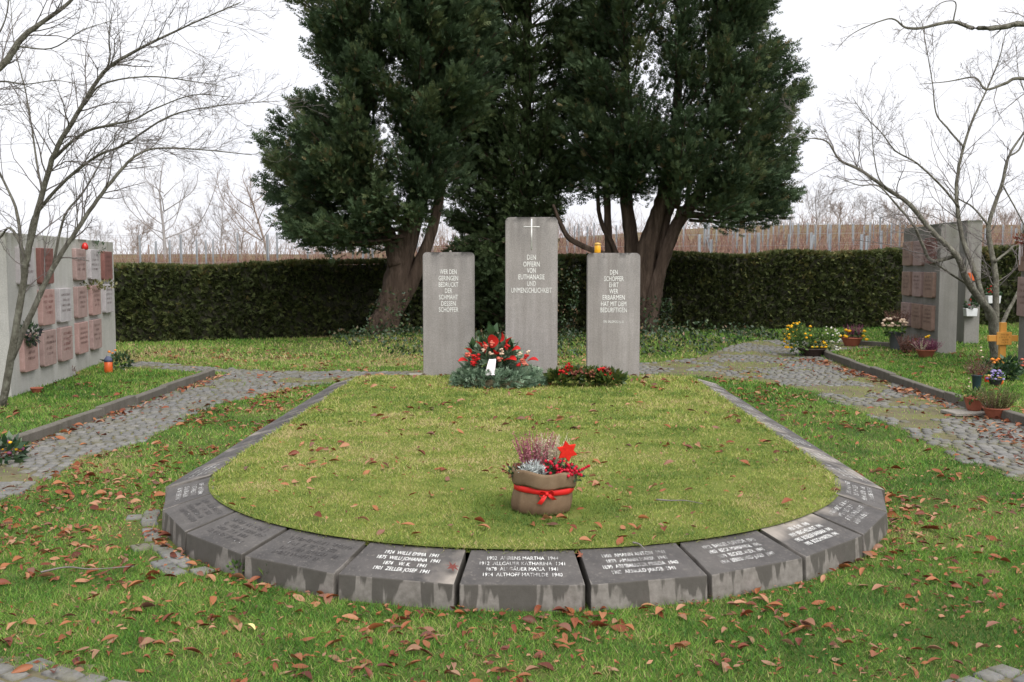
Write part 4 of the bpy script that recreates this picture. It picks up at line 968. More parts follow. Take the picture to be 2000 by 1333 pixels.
# ------------------------------------------------------------------ vineyard
rs = np.random.default_rng(17)
POSTS = [(274, 466, 34, 0), (304, 468, 36, 0), (331, 470, 40, 0), (353, 462, 33, 0), (384, 470, 42, 0), (402, 463, 37, 0), (415, 466, 41, 0), (464, 455, 38, 0), (524, 462, 32, 0), (541, 455, 42, 0), (290, 476, 50, 1), (440, 472, 48, 1), (500, 470, 50, 1),
         (647, 470, 32, 0), (703, 462, 33, .06), (688, 452, 44, 0), (719, 455, 42, 0), (729, 444, 40, -.05), (600, 462, 46, 0), (620, 458, 50, 1), (668, 455, 52, 0), (790, 455, 40, .05), (845, 448, 42, 0), (815, 452, 46, 0),
         (1108, 440, 40, 0), (1122, 445, 44, 0), (1131, 437, 48, 0), (1146, 442, 42, 0), (1160, 438, 50, 0), (1205, 440, 44, 0), (1310, 438, 44, 0), (1335, 436, 46, 0)]
for cx_, tops, Y_ in [([25, 435, 480, 550, 815, 1025, 1640, 1460], 452, 31), ([75, 110, 330, 360, 595, 635, 905, 985, 1065, 1165, 1195, 1275, 1400, 1540, 1635, 1730, 1810], 433, 41), ([95, 285, 340, 445, 780, 855, 915, 1100, 1390, 1495, 1580, 1700, 1755, 1860, 515, 690, 730], 439, 52), ([125, 550, 1510, 1190], 462, 30)]:
    for q in cx_: POSTS.append((1360 + q / 4.545, tops + rs.uniform(-3, 4), Y_ + rs.uniform(-1.5, 1.5), 0))
POSTS += [(1417, 462, 30, -.28), (1568, 462, 30, .14), (1400, 436, 46, 0), (1545, 435, 47, 0)] + [(u_, 438 + rs.uniform(-4, 8), rs.uniform(38, 50), 0) for u_ in (1832, 1850, 1905, 1918, 1926, 1960, 1975, 1985, 1995)]
me_cache = {}
for (u_, tv, Y_, lean) in POSTS:
    p = PD(u_, tv, Y_); z0 = float(terrain(p[0], Y_)) - .1; H = max(.9, p[2] - z0); wood = lean == 1
    key = (round(H * 4), wood)
    if key not in me_cache:
        w = .029 if not wood else .045; g = Geo()
        h = key[0] / 4
        if wood: g.add(*lathe([(w, 0), (w * .95, h * .5), (w * .85, h - .03), (w * .5, h)], 8))
        else:                                    # rolled steel profile: web, two flanges and a folded lip
            for bx in ((-w, w, -.004, .004), (-w - .004, -w + .004, -.03, .03), (w - .004, w + .004, -.03, .03), (w - .02, w + .003, .026, .034)): g.add(*box(*bx, 0, h))
        me_cache[key] = g.mesh('vineyard_post', MAT['wood_post'] if wood else MAT['post'])
    o = obj('vineyard_post', me_cache[key], None, (p[0], Y_, z0), rs.uniform(-.5, .5)); o.rotation_euler.y = 0 if wood else lean + rs.uniform(-.02, .02)
    place = 'between the flowered plaque wall and the drooping evergreen bough' if u_ < 560 else 'under the drooping bough beside the forked trunk' if u_ < 735 else 'seen through the fork of the evergreen trunk' if u_ < 900 else 'seen between the tall cross slab and the evergreen stems' if u_ < 1360 else 'above the hedge beside the nine-plaque wall' if u_ < 1770 else 'behind the mossy bare tree stems'
    row_ = 'front' if Y_ < 34.5 else 'middle' if Y_ < 45 else 'far'
    if abs(lean) > .1 and not wood: tag(o, 'steel vineyard post leaning %s, close behind the hedge' % ('steeply' if abs(lean) > .2 else 'slightly'), 'post', 'leaning vineyard posts')
    else: tag(o, ('round wooden' if wood else f'grey steel {row_}-row') + ' vineyard post ' + place, 'post', ('wooden' if wood else row_ + '-row steel') + ' vineyard posts')
# vine canes, in rows across the slope
g = Geo(); N = 7600
row = rs.choice([29.5, 31.2, 33, 35, 37, 39.5, 42, 45, 48.5, 52, 56], N); x = rs.uniform(-30, 36, N); x = np.round(x / .55) * .55 + rs.normal(0, .14, N); y = row + rs.normal(0, .12, N) + .06 * x
z = terrain(x, y); D = np.stack([rs.normal(0, .28, N), rs.normal(0, .2, N), np.ones(N)], 1); Lc = rs.uniform(.8, 1.75, N) * np.where(x < -4, .6, 1.0)
p, r = grow(np.stack([x, y, z + .1], 1), D, Lc, np.full(N, .016), 2, .14, .03, rs)
a_, b_ = p[:, :-1].reshape(-1, 3), p[:, 1:].reshape(-1, 3); V, F = prisms(a_, b_, r[:, :-1].ravel(), r[:, 1:].ravel(), 3); g.add(V, F, np.repeat(np.clip(np.repeat(rs.random(N) * .8 + np.where(x < -4, .2, 0), 2), 0, 1), 6))
a = spawn(p, r, 3, .1, .4, .7, .9, rs, Lc, .007); p2, r2 = grow(*a, 1, .2, .02, rs); V, F = prisms(p2[:, :-1].reshape(-1, 3), p2[:, 1:].reshape(-1, 3), r2[:, :-1].ravel(), r2[:, 1:].ravel(), 3); g.add(V, F, np.repeat(np.repeat(rs.random(len(p2)) * .8, 1), 6))
stuff(g.build('vine_canes', MAT['cane']), 'bare reddish brown vine canes filling the vineyard beyond the hedge', 'vines')
g = Geo(); S, E2 = [], []
for Y_ in (31, 41, 52):
    for hh in (.7, 1.1, 1.5, 1.85):
        for x0 in np.arange(-28, 34, 2.0): S.append((x0, Y_ + .06 * x0, float(terrain(x0, Y_ + .06 * x0)) + hh)); E2.append((x0 + 2, Y_ + .06 * (x0 + 2), float(terrain(x0 + 2, Y_ + .06 * (x0 + 2))) + hh))
g.add(*prisms(np.array(S), np.array(E2), .004, .004, 3)); stuff(g.build('trellis_wires', MAT['wire']), 'thin trellis wires strung between the vineyard posts', 'wire')
# tall dry grass behind the hedge
g = Geo(); N = 9000; x = rs.uniform(-16, 18, N); y = hedge_y(x) + 1.3 + rs.random(N) ** 1.5 * 22; z = terrain(x, y)
D = np.stack([rs.normal(0, .35, N), rs.normal(0, .35, N), np.ones(N)], 1); scatter(NARROW_V * np.array([.35, 1, 1]), LEAF_F, np.stack([x, y, z], 1), frames(D, rs.uniform(0, 6.28, N)), rs.uniform(.25, .65, N), g)
stuff(g.build('dry_grass', MAT['dry_grass']), 'tall pale dry grass under the vines beyond the hedge', 'grass')

# ------------------------------------------------------------------ grass (uncountable: one object per lawn)
def blades(geo, x, y, z, ln, wd, val, tilt, bend, rs, mode):
    n = len(x); a = rs.uniform(0, 6.283, n); t = np.clip(rs.normal(tilt, .33, n), .05, 1.45)
    d = np.stack([np.cos(a) * np.sin(t), np.sin(a) * np.sin(t), np.cos(t)], 1); b2 = rs.uniform(0, 6.283, n); s = np.stack([np.cos(b2), np.sin(b2), np.zeros(n)], 1) * (wd / 2)[:, None]
    P = np.stack([x, y, z], 1)
    if mode == 3:
        V = np.stack([P - s, P + s, P + d * ln[:, None]], 1).reshape(-1, 3); F = [np.arange(n * 3).reshape(-1, 3)]; k = 3
    else:
        m_ = P + d * (ln * .55)[:, None]; d2 = d + np.stack([np.cos(a) * bend, np.sin(a) * bend, -bend * np.ones(n)], 1); d2 /= np.linalg.norm(d2, axis=1)[:, None]; tp = m_ + d2 * (ln * .5)[:, None]
        V = np.stack([P - s, P + s, m_ + s * .8, m_ - s * .8, tp], 1).reshape(-1, 3); o = (np.arange(n) * 5)[:, None]
        F = [o + np.array([[0, 1, 2, 3]]), o + np.array([[3, 2, 4]])]; k = 5
    geo.add(V, F, np.repeat(val, k))
def frame_ok(x, y, z=0):
    u, v = to_px(x, y, np.zeros(len(x)) + z); return (u > -420) & (u < 2420) & (v < 1500) & (y > 1.5)
rs = np.random.default_rng(23)
gb = Geo(); gl = Geo()
def sample(n, x0, x1, y0, y1): return rs.uniform(x0, x1, n), rs.uniform(y0, y1, n)
def bed_grass(n, y0, y1, ln, wd, mode):
    x, y = sample(n, -2.2, 2.2, y0, y1); m = in_bed(x, y, .012) & (y > 0); x, y = x[m], y[m]
    pn = fbm(x, y, 1.1, 31); pf = fbm(x, y, 4.5, 33)
    val = np.clip(.47 + 1.15 * (pn - .5) + .95 * (pf - .5) + rs.normal(0, .26, len(x)), 0, 1); dry = rs.random(len(x)) < .05 + .10 * (pf > .6); val = np.where(dry, rs.uniform(.8, 1, len(x)), val)
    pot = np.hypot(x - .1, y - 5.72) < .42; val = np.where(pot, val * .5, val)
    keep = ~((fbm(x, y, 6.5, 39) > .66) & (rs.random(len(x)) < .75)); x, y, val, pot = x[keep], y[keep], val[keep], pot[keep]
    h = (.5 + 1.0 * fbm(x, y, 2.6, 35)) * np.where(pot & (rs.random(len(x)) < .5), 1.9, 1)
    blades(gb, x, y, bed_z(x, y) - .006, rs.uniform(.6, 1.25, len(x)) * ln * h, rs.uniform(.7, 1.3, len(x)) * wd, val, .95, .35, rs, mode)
bed_grass(130000, 4.8, 6.6, .023, .0042, 3); bed_grass(85000, 6.5, 8.6, .025, .006, 3); bed_grass(60000, 8.5, 11.2, .032, .0095, 3); bed_grass(40000, 11.1, 14.6, .04, .013, 3)
n = 9000; sd = rs.random(n) < .45; a = rs.uniform(-1.5, 1.5, n); ed = rs.uniform(-.03, .012, n); ye = rs.uniform(CY, BED_END, n); sg = rs.choice([-1, 1], n)
x = np.where(sd, CX + (RI + ed) * np.sin(a) * .992, CX + sg * (RI + ed)); y = np.where(sd, CY - (RI * .993 + ed) * np.cos(a), ye)
keep = fbm(x, y, 5, 12) > .40; x, y, ye = x[keep], y[keep], ye[keep]; blades(gb, x, y, np.full(len(x), ZI - .02), rs.uniform(.03, .07, len(x)), np.interp(y, [5, 12], [.005, .011]), np.clip(rs.normal(.5, .25, len(x)), 0, 1), .75, .4, rs, 5)
stuff(gb.build('bed_grass', MAT['grass_bed']), 'short yellowish mossy turf inside the ring of name stones', 'grass')
def lawn_mask(x, y):
    inside = in_ring(x, y, 0, RO + .012) & (y < BED_END + .15); m = ~inside & ~in_path(x, y, -.08) & ~((y > BED_END) & (y < BED_END + 2) & in_bed(x, y))
    strip_ = in_ring(x, y, RO, RO + .22) & (y < CY) & (np.arctan2(x - CX, CY - y) < -.76) & (np.arctan2(x - CX, CY - y) > -1.35)
    m &= ~(strip_ & (rs.random(len(x)) < .7)); m &= y < hedge_y(x) + .05
    m &= ~((np.abs(x - KL + .04) < .06) & (y < 14.5)); m &= ~((np.abs(x - KR - .06) < .06) & (y < 17.6))
    return m
def lawn(n, x0, x1, y0, y1, ln, wd, mode):
    x, y = sample(n, x0, x1, y0, y1); m = frame_ok(x, y) & lawn_mask(x, y); x, y = x[m], y[m]
    pn = fbm(x, y, .9, 41); pf = fbm(x, y, 4.2, 43)
    left = np.clip((-x + .3) / 3, 0, 1) * .10
    back = np.clip((y - 14.5) / 3, 0, 1) * np.where(x < 3, .26, .02)
    val = np.clip(.35 + left + back + .9 * (pn - .5) + .8 * (pf - .5) + rs.normal(0, .26, len(x)), 0, 1); dry = rs.random(len(x)) < .03 + .07 * (pf > .56); val = np.where(dry, rs.uniform(.82, 1, len(x)), val)
    h = .6 + .85 * fbm(x, y, 2.2, 45)
    blades(gl, x, y, terrain(x, y) - .004, rs.uniform(.6, 1.25, len(x)) * ln * h, rs.uniform(.7, 1.3, len(x)) * wd, val, .92, .35, rs, mode)
lawn(330000, -3.6, 3.6, 3.0, 5.6, .035, .0046, 3); lawn(170000, -4.6, 4.6, 5.4, 8.2, .036, .0065, 3); lawn(150000, -6.6, 7.6, 8.0, 11.8, .042, .009, 3); lawn(170000, -8.5, 11, 11.6, 17, .055, .014, 3); lawn(130000, -11, 15, 16.8, 27.5, .07, .022, 3)
# grass and moss creeping between the cobbles
x, y = sample(110000, -6.6, 7.1, 2.6, 21.3); m = in_path(x, y) & frame_ok(x, y); x, y = x[m], y[m]; ov = fbm(x, y, 1.3, 77) + .25 * (vnoise(x, y, 9, 5) - .5); jn = np.where(y > 13, .36, np.where(x > 0, .38, .44)) ; keep = (ov > jn + rs.random(len(x)) * .2); x, y = x[keep], y[keep]
blades(gl, x, y, terrain(x, y), rs.uniform(.018, .045, len(x)), np.interp(y, [3, 8, 20], [.005, .009, .018]), np.clip(rs.normal(.68, .2, len(x)), 0, 1), 1.0, .3, rs, 3)
stuff(gl.build('lawn_grass', MAT['grass_lawn']), 'green lawn grass around the name stones and between the paths', 'grass')

# ------------------------------------------------------------------ ivy and low growth under the trees
g = Geo(); N = 9000; x = rs.uniform(-3.9, 5.6, N); y = rs.uniform(17.4, 23.6, N)
m = (fbm(x, y, .8, 51) > .36) & (y < hedge_y(x)) & (y > np.interp(x, [-3.9, -2.5, 0, 2, 4, 5.6], [19.6, 17.6, 17.0, 17.0, 18.0, 20.5]) + .5 * (fbm(x, y, 1.5, 53) - .5)) & ~in_path(x, y); x, y = x[m], y[m]; n = len(x)
z = terrain(x, y) + rs.random(n) ** 1.4 * (.06 + .26 * np.clip(fbm(x, y, 1.2, 55) - .3, 0, 1) / .5)
scatter(LEAF_V, LEAF_F, np.stack([x, y, z], 1), frames(rand_dirs(n, .5), rs.uniform(0, 6.28, n)), rs.uniform(.05, .10, n), g)
# ivy climbing the forked trunk
for (bx, by, h, rr, k_) in ((-2.95, YT - .3, 1.1, .5, 380), (2.55, YB - .2, .9, .6, 700), (.2, YM - .4, 1.6, .9, 1100)):
    n = k_; a = rs.uniform(math.pi, 2 * math.pi, n); zz = rs.random(n) ** 1.6 * h; P = np.stack([bx + np.cos(a) * rr * (1 - .35 * zz / h) + .25 * zz, by + np.sin(a) * rr * (1 - .4 * zz / h), zz], 1)
    scatter(LEAF_V, LEAF_F, P, frames(rand_dirs(n, .2), rs.uniform(0, 6.28, n)), rs.uniform(.05, .1, n), g)
stuff(g.build('ivy_ground_cover', MAT['ivy']), 'dark ivy and low growth covering the ground under the evergreens', 'ivy')

# ------------------------------------------------------------------ fallen leaves
def leaf_mesh(seed):
    q = np.random.default_rng(seed); n = 6; V = []; F = []; curl = q.uniform(.05, 1.7); arch = q.uniform(-.3, .3); wd = q.uniform(.11, .27); tw = q.uniform(-1.1, 1.1)
    for k in range(n + 1):
        t = k / n; w = wd * math.sin(math.pi * min(.97, max(.04, t)) ** .85) ** .8; zc_ = arch * math.sin(t * math.pi) * .35
        for s_ in (-1, 0, 1):
            ang = tw * t; xx = s_ * w; zz = abs(s_) * w * curl * .7 + zc_
            V.append((xx * math.cos(ang) - zz * math.sin(ang) * .3, t - .5, zz + xx * math.sin(ang)))
    for k in range(n):
        for j in range(2): F.append((k * 3 + j, k * 3 + j + 1, k * 3 + j + 4, k * 3 + j + 3))
    return np.array(V), F
LV = [leaf_mesh(300 + k) for k in range(9)]
def leaf_spots(n):
    """where leaves have blown: front lawn, drifts along kerb and stones"""
    out = []
    x, y = sample(n * 8, -7, 8, 3.2, 19); m = frame_ok(x, y); x, y = x[m], y[m]
    w = np.full(len(x), .05); ring = in_ring(x, y, RO + .03, LAWN_R)
    w = np.where(ring & (y < 7.5), np.where(x < -.6, .62, np.where(x < 1.2, .42, .24)), w); w = np.where(ring & (y >= 7.5), np.where(x < 0, .3, .13), w)
    w = np.where(in_ring(x, y, RO + .01, RO + .14) & (y < 7.3), 2.4, w); w = np.where(in_ring(x, y, RO + .01, RO + .3) & (x > 1.6) & (y < 7) & (y > 5.2), 1.9, w)
    w = np.where(in_ring(x, y, 0, RI - .04), .07, w); w = np.where(in_path(x, y), .035, w)
    w = np.where((x < KL + .38) & (x > KL + .04) & (y < 14.4), 1.2 * np.clip(1 - (x - KL) / .25, .03, 1), w); w = np.where((x > KR - .3) & (x < KR) & (y < 17) & (y > 8), .8, w)
    w = np.where((x > 4.3) & (x < KR) & (y < 10.4) & (y > 8), .7, w); w = np.where((y > 16.2) & (x < 1), .10, w)
    w *= np.clip(5.0 * (fbm(x, y, 2.1, 61) - .36), .04, 2.2)
    m = rs.random(len(x)) < w * 1.9; return x[m], y[m]
lx, ly = leaf_spots(6200)
ok = ~(in_ring(lx, ly, RI, RO + .01) & (ly < BED_END)); lx, ly = lx[ok], ly[ok]
lz = np.where(in_bed(lx, ly), bed_z(lx, ly) + .012, np.where(in_path(lx, ly), .024, .013)) + rs.uniform(-.008, .012, len(lx))
u, v = to_px(lx, ly, lz); inn = (u > 4) & (u < 1996) & (v < 1328); order = np.argsort(np.where(inn, ly, 1e9)); near, rest = order[:280], order[280:]
lme = []
for bV, bF in LV: gg = Geo(); gg.add(bV, bF); lme.append(gg.mesh('fallen_leaf', MAT['litter'], True))
KIND = (('wine', 'dark wine-brown'), ('rust', 'rusty orange-brown'), ('tan', 'pale tan'))
lm3 = {}
for nm_, _ in KIND:
    for k in range(9): mm = lme[k].copy(); mm.materials[0] = MAT['leaf_' + nm_]; lm3[nm_, k] = mm
for q in near:
    nm_, word = KIND[rs.choice(3, p=(.27, .53, .2))]; k = int(rs.integers(9)); curly = k % 2
    o = obj('fallen_leaf', lm3[nm_, k], None, (lx[q], ly[q], lz[q])); o.rotation_euler = (rs.normal(0, .24), rs.normal(0, .3), rs.uniform(0, 6.28)); s_ = .026 + .055 * rs.random() ** 1.6; o.scale = (s_, s_, s_)
    at_stone = in_ring(lx[q:q + 1], ly[q:q + 1], RO, RO + .16)[0]; sett = in_path(lx[q:q + 1], ly[q:q + 1])[0]
    where = 'drifted against the foot of the name stones' if at_stone else 'lying on the corner of cobbled path' if sett else 'lying in the grass before the name stones'
    tag(o, f'{word} fallen leaf {where}', 'leaf', f'{word} leaves ' + ('against the stones' if at_stone else 'on the cobbles' if sett else 'on the front lawn'))
g = Geo()
for k, (bV, bF) in enumerate(LV):
    q = rest[k::9]; a = rs.uniform(0, 6.28, len(q)); D = np.stack([np.cos(a), np.sin(a), rs.normal(0, .25, len(q))], 1)
    scatter(bV, bF, np.stack([lx[q], ly[q], lz[q]], 1), frames(D, rs.normal(0, .4, len(q))), (.03 + .055 * rs.random(len(q)) ** 1.4) * np.interp(ly[q], [5, 15], [1, 1.2]), g)
# small broken pieces among the grass
x, y = sample(16000, -4, 4, 3.3, 8.5); w = in_ring(x, y, RO + .01, LAWN_R + .1) * np.where(x < 0, .5, .26) * np.clip(3 * (fbm(x, y, 2.3, 63) - .25), 0, 1.4) + in_bed(x, y) * .05 + .9 * in_ring(x, y, RO + .005, RO + .1)
m = (rs.random(len(x)) < w) & ~(in_ring(x, y, RI, RO)) & frame_ok(x, y); x, y = x[m], y[m]; n = len(x); a = rs.uniform(0, 6.28, n)
scatter(np.array([(0, -.5, 0), (.22, 0, .06), (0, .5, 0), (-.2, .05, .08)]), [(0, 1, 2), (0, 2, 3)], np.stack([x, y, np.where(in_bed(x, y), bed_z(x, y) + .008, .012) + rs.uniform(0, .012, n)], 1), frames(np.stack([np.cos(a), np.sin(a), rs.normal(0, .25, n)], 1), rs.normal(0, .5, n)), rs.uniform(.014, .04, n), g)
stuff(g.build('leaf_litter', MAT['litter']), 'scattered brown leaves farther off on lawns, kerbs and paths', 'leaves')
o = obj('fallen_leaf', lme[2], None, (*G(487, 1244)[:2], .04)); o.scale = (.06,) * 3; o.rotation_euler = (.2, .3, 1.2); o.data = lme[2].copy(); o.data.materials[0] = MAT['yellow_leaf']; tag(o, 'single pale yellow leaf lying in the front grass', 'leaf')
for (u_, v_, lab) in ((884, 1102, 'star-shaped reddish leaf in the joint beside the brightly lettered name stone'), (1136, 1084, 'star-shaped reddish leaf in the joint beside the name stone with the twig')):
    p = G(u_, v_, .19); V = [(0, 0, .006)]; F = []
    for k in range(14):
        a = 2 * math.pi * k / 14; r_ = (.045 if k % 2 == 0 else .014) * (1 if k % 4 else .8); V.append((r_ * math.cos(a), r_ * math.sin(a), .004 * math.sin(k * 2.0)))
    F = [(0, 1 + k, 1 + (k + 1) % 14) for k in range(14)]; gg = Geo(); gg.add(V, F); o = gg.build('maple_leaf', MAT['l_autumn']); o.location = (p[0], p[1], .178 if u_ < 1000 else .19); o.rotation_euler = (.35, .1, .4); tag(o, lab, 'leaf')
# fallen twigs
for (pts, lab) in ((((1282, 976), (1310, 978), (1338, 978), (1372, 984)), 'crooked mossy twig lying on the raised lawn'), (((1236, 1060), (1248, 1063), (1260, 1074)), 'thin twig lying over the edge of a name stone'), (((80, 1118), (130, 1108), (180, 1112), (262, 1106)), 'thin dark twig lying in the leafy grass by the mowing strip')):
    zz = .235 if pts[0][0] > 1000 else .035; zz = .222 if pts[0][0] == 1236 else zz
    P = np.array([G(a_, b_, zz) for a_, b_ in pts]); b0 = P[0].copy(); P, rr = catmull(P - b0, np.linspace(.006, .002, len(P)), 4); gg = Geo(); gg.add(*tube(P, rr, 5, .2, 3)); o = gg.build('fallen_twig', MAT['twig']); o.location = b0; tag(o, lab, 'twig')

# ------------------------------------------------------------------ columbarium walls with plaques
def plaque(parent, mat, x, z, w, h, th, lmat, seed, lines=4):
    """a slab fixed to the wall face (local -Y looks outwards) with rounded lower corners and lettering"""
    rr = .035; prof = [(-w / 2, h / 2), (-w / 2, -h / 2 + rr), (-w / 2 + rr * .3, -h / 2 + rr * .3), (-w / 2 + rr, -h / 2), (w / 2 - rr, -h / 2), (w / 2 - rr * .3, -h / 2 + rr * .3), (w / 2, -h / 2 + rr), (w / 2, h / 2)]
    n = len(prof); V = [(p[0], -th, p[1]) for p in prof] + [(p[0], .03, p[1]) for p in prof]
    F = [tuple(range(n)), tuple(range(2 * n - 1, n - 1, -1))] + [(k, n + k, n + (k + 1) % n, (k + 1) % n) for k in range(n)]
    me = bevel_mesh('plaque', V, F, MAT[mat], .006, 1); o = obj('plaque', me, parent, (x, 0, z))
    q = np.random.default_rng(seed); g = Geo()
    for k in range(lines): scribble(q.uniform(.22, w * .78), .034, q, g, q.uniform(-.02, .02), h * .28 - k * h * .155)
    l = stuff(g.build('lettering', MAT[lmat], o)); l.location = (0, -th - .002, 0); l.rotation_euler = (math.pi / 2, 0, 0); return o
def wall_thing(label, A, B, thick, H, plaques, group='columbarium walls', mat='wall_dark'):
    """A -> B runs along the plaque face; the face looks to the right-hand side of that direction when viewed from the path"""
    A = np.array(A, float); B = np.array(B, float); L = np.linalg.norm(B - A); a = math.atan2(B[1] - A[1], B[0] - A[0])
    t = thing('urn_wall', label, 'wall', (A[0], A[1], 0), a, group)
    V, F = box(0, L, 0, thick, -.3, H); V[:, 2] += 1.0 - H
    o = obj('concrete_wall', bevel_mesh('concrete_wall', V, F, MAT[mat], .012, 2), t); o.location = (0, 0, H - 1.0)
    for k, (mat, x, z, w, h, lm) in enumerate(plaques):
        if mat: plaque(t, mat, x, z, w, h, .06, lm, int(x * 100 + z * 1000), 4)
    return t
# wall beside the lichen-grey tree: two panels; each face is seen from the path on its +x side, so run from far to near
WA, WB, WC = np.array([-6.22, 12.07]), np.array([-6.55, 14.57]), np.array([-7.02, 17.45])
rowz = (1.585, 1.04, .50)
d = 'paint_dark'; rd = 'paint_red'
n_ = np.linalg.norm(WB - WA); cols = [n_ - .56, n_ - 1.27, n_ - 1.98]            # measured from the far end
P1 = [('pl_grey', cols[0] + .02, rowz[0], .50, .47, d), ('pl_red', cols[1], rowz[0], .50, .47, d), (None, cols[2], rowz[0], 0, 0, d), (None, cols[0], rowz[1], 0, 0, d), ('pl_pink', cols[1], rowz[1], .50, .47, rd), ('pl_grey', cols[2], rowz[1], .50, .47, d), ('pl_pink', cols[0], rowz[2], .50, .47, d), ('pl_rose', cols[1], rowz[2], .50, .47, d), ('pl_rose', cols[2], rowz[2], .50, .47, rd)]
# the face must look towards +x: build with A at the near end so local -Y points to +x
def wall_right_face(label, near, far, thick, H, plaques):
    A = np.array(near); B = np.array(far); return wall_thing(label, A, B, thick, H, plaques, mat='wall')
n1 = np.linalg.norm(WB - WA); n2 = np.linalg.norm(WC - WB)
wall_right_face('pale concrete urn wall with pink and red plaques behind the lichen-grey trunk', WA, WB, .36, 1.99, [(m_, n1 - x_, z_, w_, h_, l_) for m_, x_, z_, w_, h_, l_ in P1])
c2 = [.60, 1.42, 2.26]
P2 = [('pl_rose', c2[0], rowz[0] + .02, .54, .47, d), ('pl_grey', c2[1], rowz[0] + .02, .54, .47, d), ('pl_red', c2[2], rowz[0] + .0, .54, .47, d), ('pl_rose', c2[0], rowz[1], .54, .47, d), ('pl_pink', c2[1], rowz[1], .54, .47, d), ('pl_grey', c2[2], rowz[1], .54, .47, d), ('pl_pink', c2[0], rowz[2], .54, .47, d), ('pl_rose', c2[1], rowz[2], .54, .47, d)]
nrm = np.array([WC[1] - WB[1], -(WC[0] - WB[0])]); nrm /= np.linalg.norm(nrm)
wall_right_face('pale concrete urn wall with plaques and a red candle near the hedge', WB - nrm * .10 + (WC - WB) * .012, WC - nrm * .10, .36, 1.99, P2)
# wall beyond the wooden cross: face looks towards -x, so run from far to near
RA, RB = np.array([7.61, 20.61]), np.array([7.46, 18.4])
rz_ = (1.82, 1.23, .62); c3 = [.42, 1.10, 1.78]
P3 = [('pl_brown', c3[0], rz_[0], .53, .47, d), ('pl_rose', c3[1], rz_[0], .53, .47, d), ('pl_red', c3[2], rz_[0] + .04, .53, .47, d), ('pl_brown', c3[0], rz_[1], .53, .47, d), ('pl_rose', c3[1], rz_[1], .53, .47, d), ('pl_brown', c3[2], rz_[1], .53, .47, d), ('pl_rose', c3[0], rz_[2], .53, .47, d), ('pl_brown', c3[1], rz_[2], .53, .47, d), ('pl_brown', c3[2], rz_[2], .53, .47, d)]
t = wall_thing('darker grey concrete urn wall with nine brown plaques near the yellow flowers', RA, RB, .33, 2.33, P3)
R2A, R2B = np.array([9.05, 23.0]), np.array([8.92, 20.7])
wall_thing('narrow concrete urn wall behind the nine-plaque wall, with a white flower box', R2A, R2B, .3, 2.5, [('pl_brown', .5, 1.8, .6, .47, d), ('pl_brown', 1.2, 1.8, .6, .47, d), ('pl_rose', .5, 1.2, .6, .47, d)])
R3A, R3B = np.array([7.92, 16.35]), np.array([7.52, 13.9])
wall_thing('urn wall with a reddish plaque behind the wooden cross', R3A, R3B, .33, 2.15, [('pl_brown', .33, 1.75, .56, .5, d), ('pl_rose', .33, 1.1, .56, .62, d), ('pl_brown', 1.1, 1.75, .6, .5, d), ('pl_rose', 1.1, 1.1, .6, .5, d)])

# ------------------------------------------------------------------ flowers, bowls and candles
def clump(geo, c, rad, n, size, rs, leaf=LEAF_V, up=.4, low=-1.0, shell=.5):
    d_ = rs.normal(size=(n, 3)); d_ /= np.linalg.norm(d_, axis=1)[:, None]; d_[:, 2] = np.where(d_[:, 2] < low, -d_[:, 2], d_[:, 2]); r_ = (shell + (1 - shell) * rs.random(n)) ** .7
    P = np.array(c) + d_ * r_[:, None] * np.array(rad); D = d_ + np.array([0, 0, up]) + rs.normal(size=(n, 3)) * .45
    scatter(leaf, LEAF_F, P, frames(D, rs.uniform(0, 6.28, n)), rs.uniform(*size, n), geo, rs.random(n))
def puffs(geo, P, size, rs, flat=.7):
    """each bloom: a ruffled head"""
    P = np.asarray(P); n = len(P); V = ICO1[0] * (1 + .22 * np.random.default_rng(3).uniform(-1, 1, (len(ICO1[0]), 1))) * np.array([1, 1, flat])
    a = rs.uniform(0, 6.28, n); M = np.zeros((n, 3, 3)); M[:, 0, 0] = np.cos(a); M[:, 0, 1] = -np.sin(a); M[:, 1, 0] = np.sin(a); M[:, 1, 1] = np.cos(a); M[:, 2, 2] = 1
    scatter(V, ICO1[1], P, M, rs.uniform(*size, n), geo, rs.random(n))
def in_ball(n, c, rad, rs, low=-.3):
    d_ = rs.normal(size=(n, 3)); d_ /= np.linalg.norm(d_, axis=1)[:, None]; d_[:, 2] = np.maximum(d_[:, 2], low); return np.array(c) + d_ * np.array(rad)
def spikes(geo, c, rad, n, ln, wd, rs, lean=.35, base_z=0.0):
    """heather: upright tapering flower spikes made of tiny bells"""
    a = rs.uniform(0, 6.28, n); r_ = np.sqrt(rs.random(n)); P = np.stack([c[0] + np.cos(a) * r_ * rad[0], c[1] + np.sin(a) * r_ * rad[1], np.full(n, c[2])], 1); L = rs.uniform(.6, 1.0, n) * ln
    D = np.stack([np.cos(a) * r_ * lean + rs.normal(0, .1, n), np.sin(a) * r_ * lean + rs.normal(0, .1, n), np.ones(n)], 1); D /= np.linalg.norm(D, axis=1)[:, None]
    geo.add(*prisms(P, P + D * L[:, None], .0015, .0008, 3))
    k = 16; t_ = np.tile(np.linspace(.25, 1, k), n); q = np.repeat(np.arange(n), k); B = P[q] + D[q] * (L[q] * t_)[:, None]
    scatter(LEAF_V * np.array([1.3, 1, 1]), LEAF_F, B, frames(D[q] * .8 + rs.normal(size=(len(q), 3)) * .6, rs.uniform(0, 6.28, len(q))), wd * (1.25 - .6 * t_), geo, rs.random(len(q)))
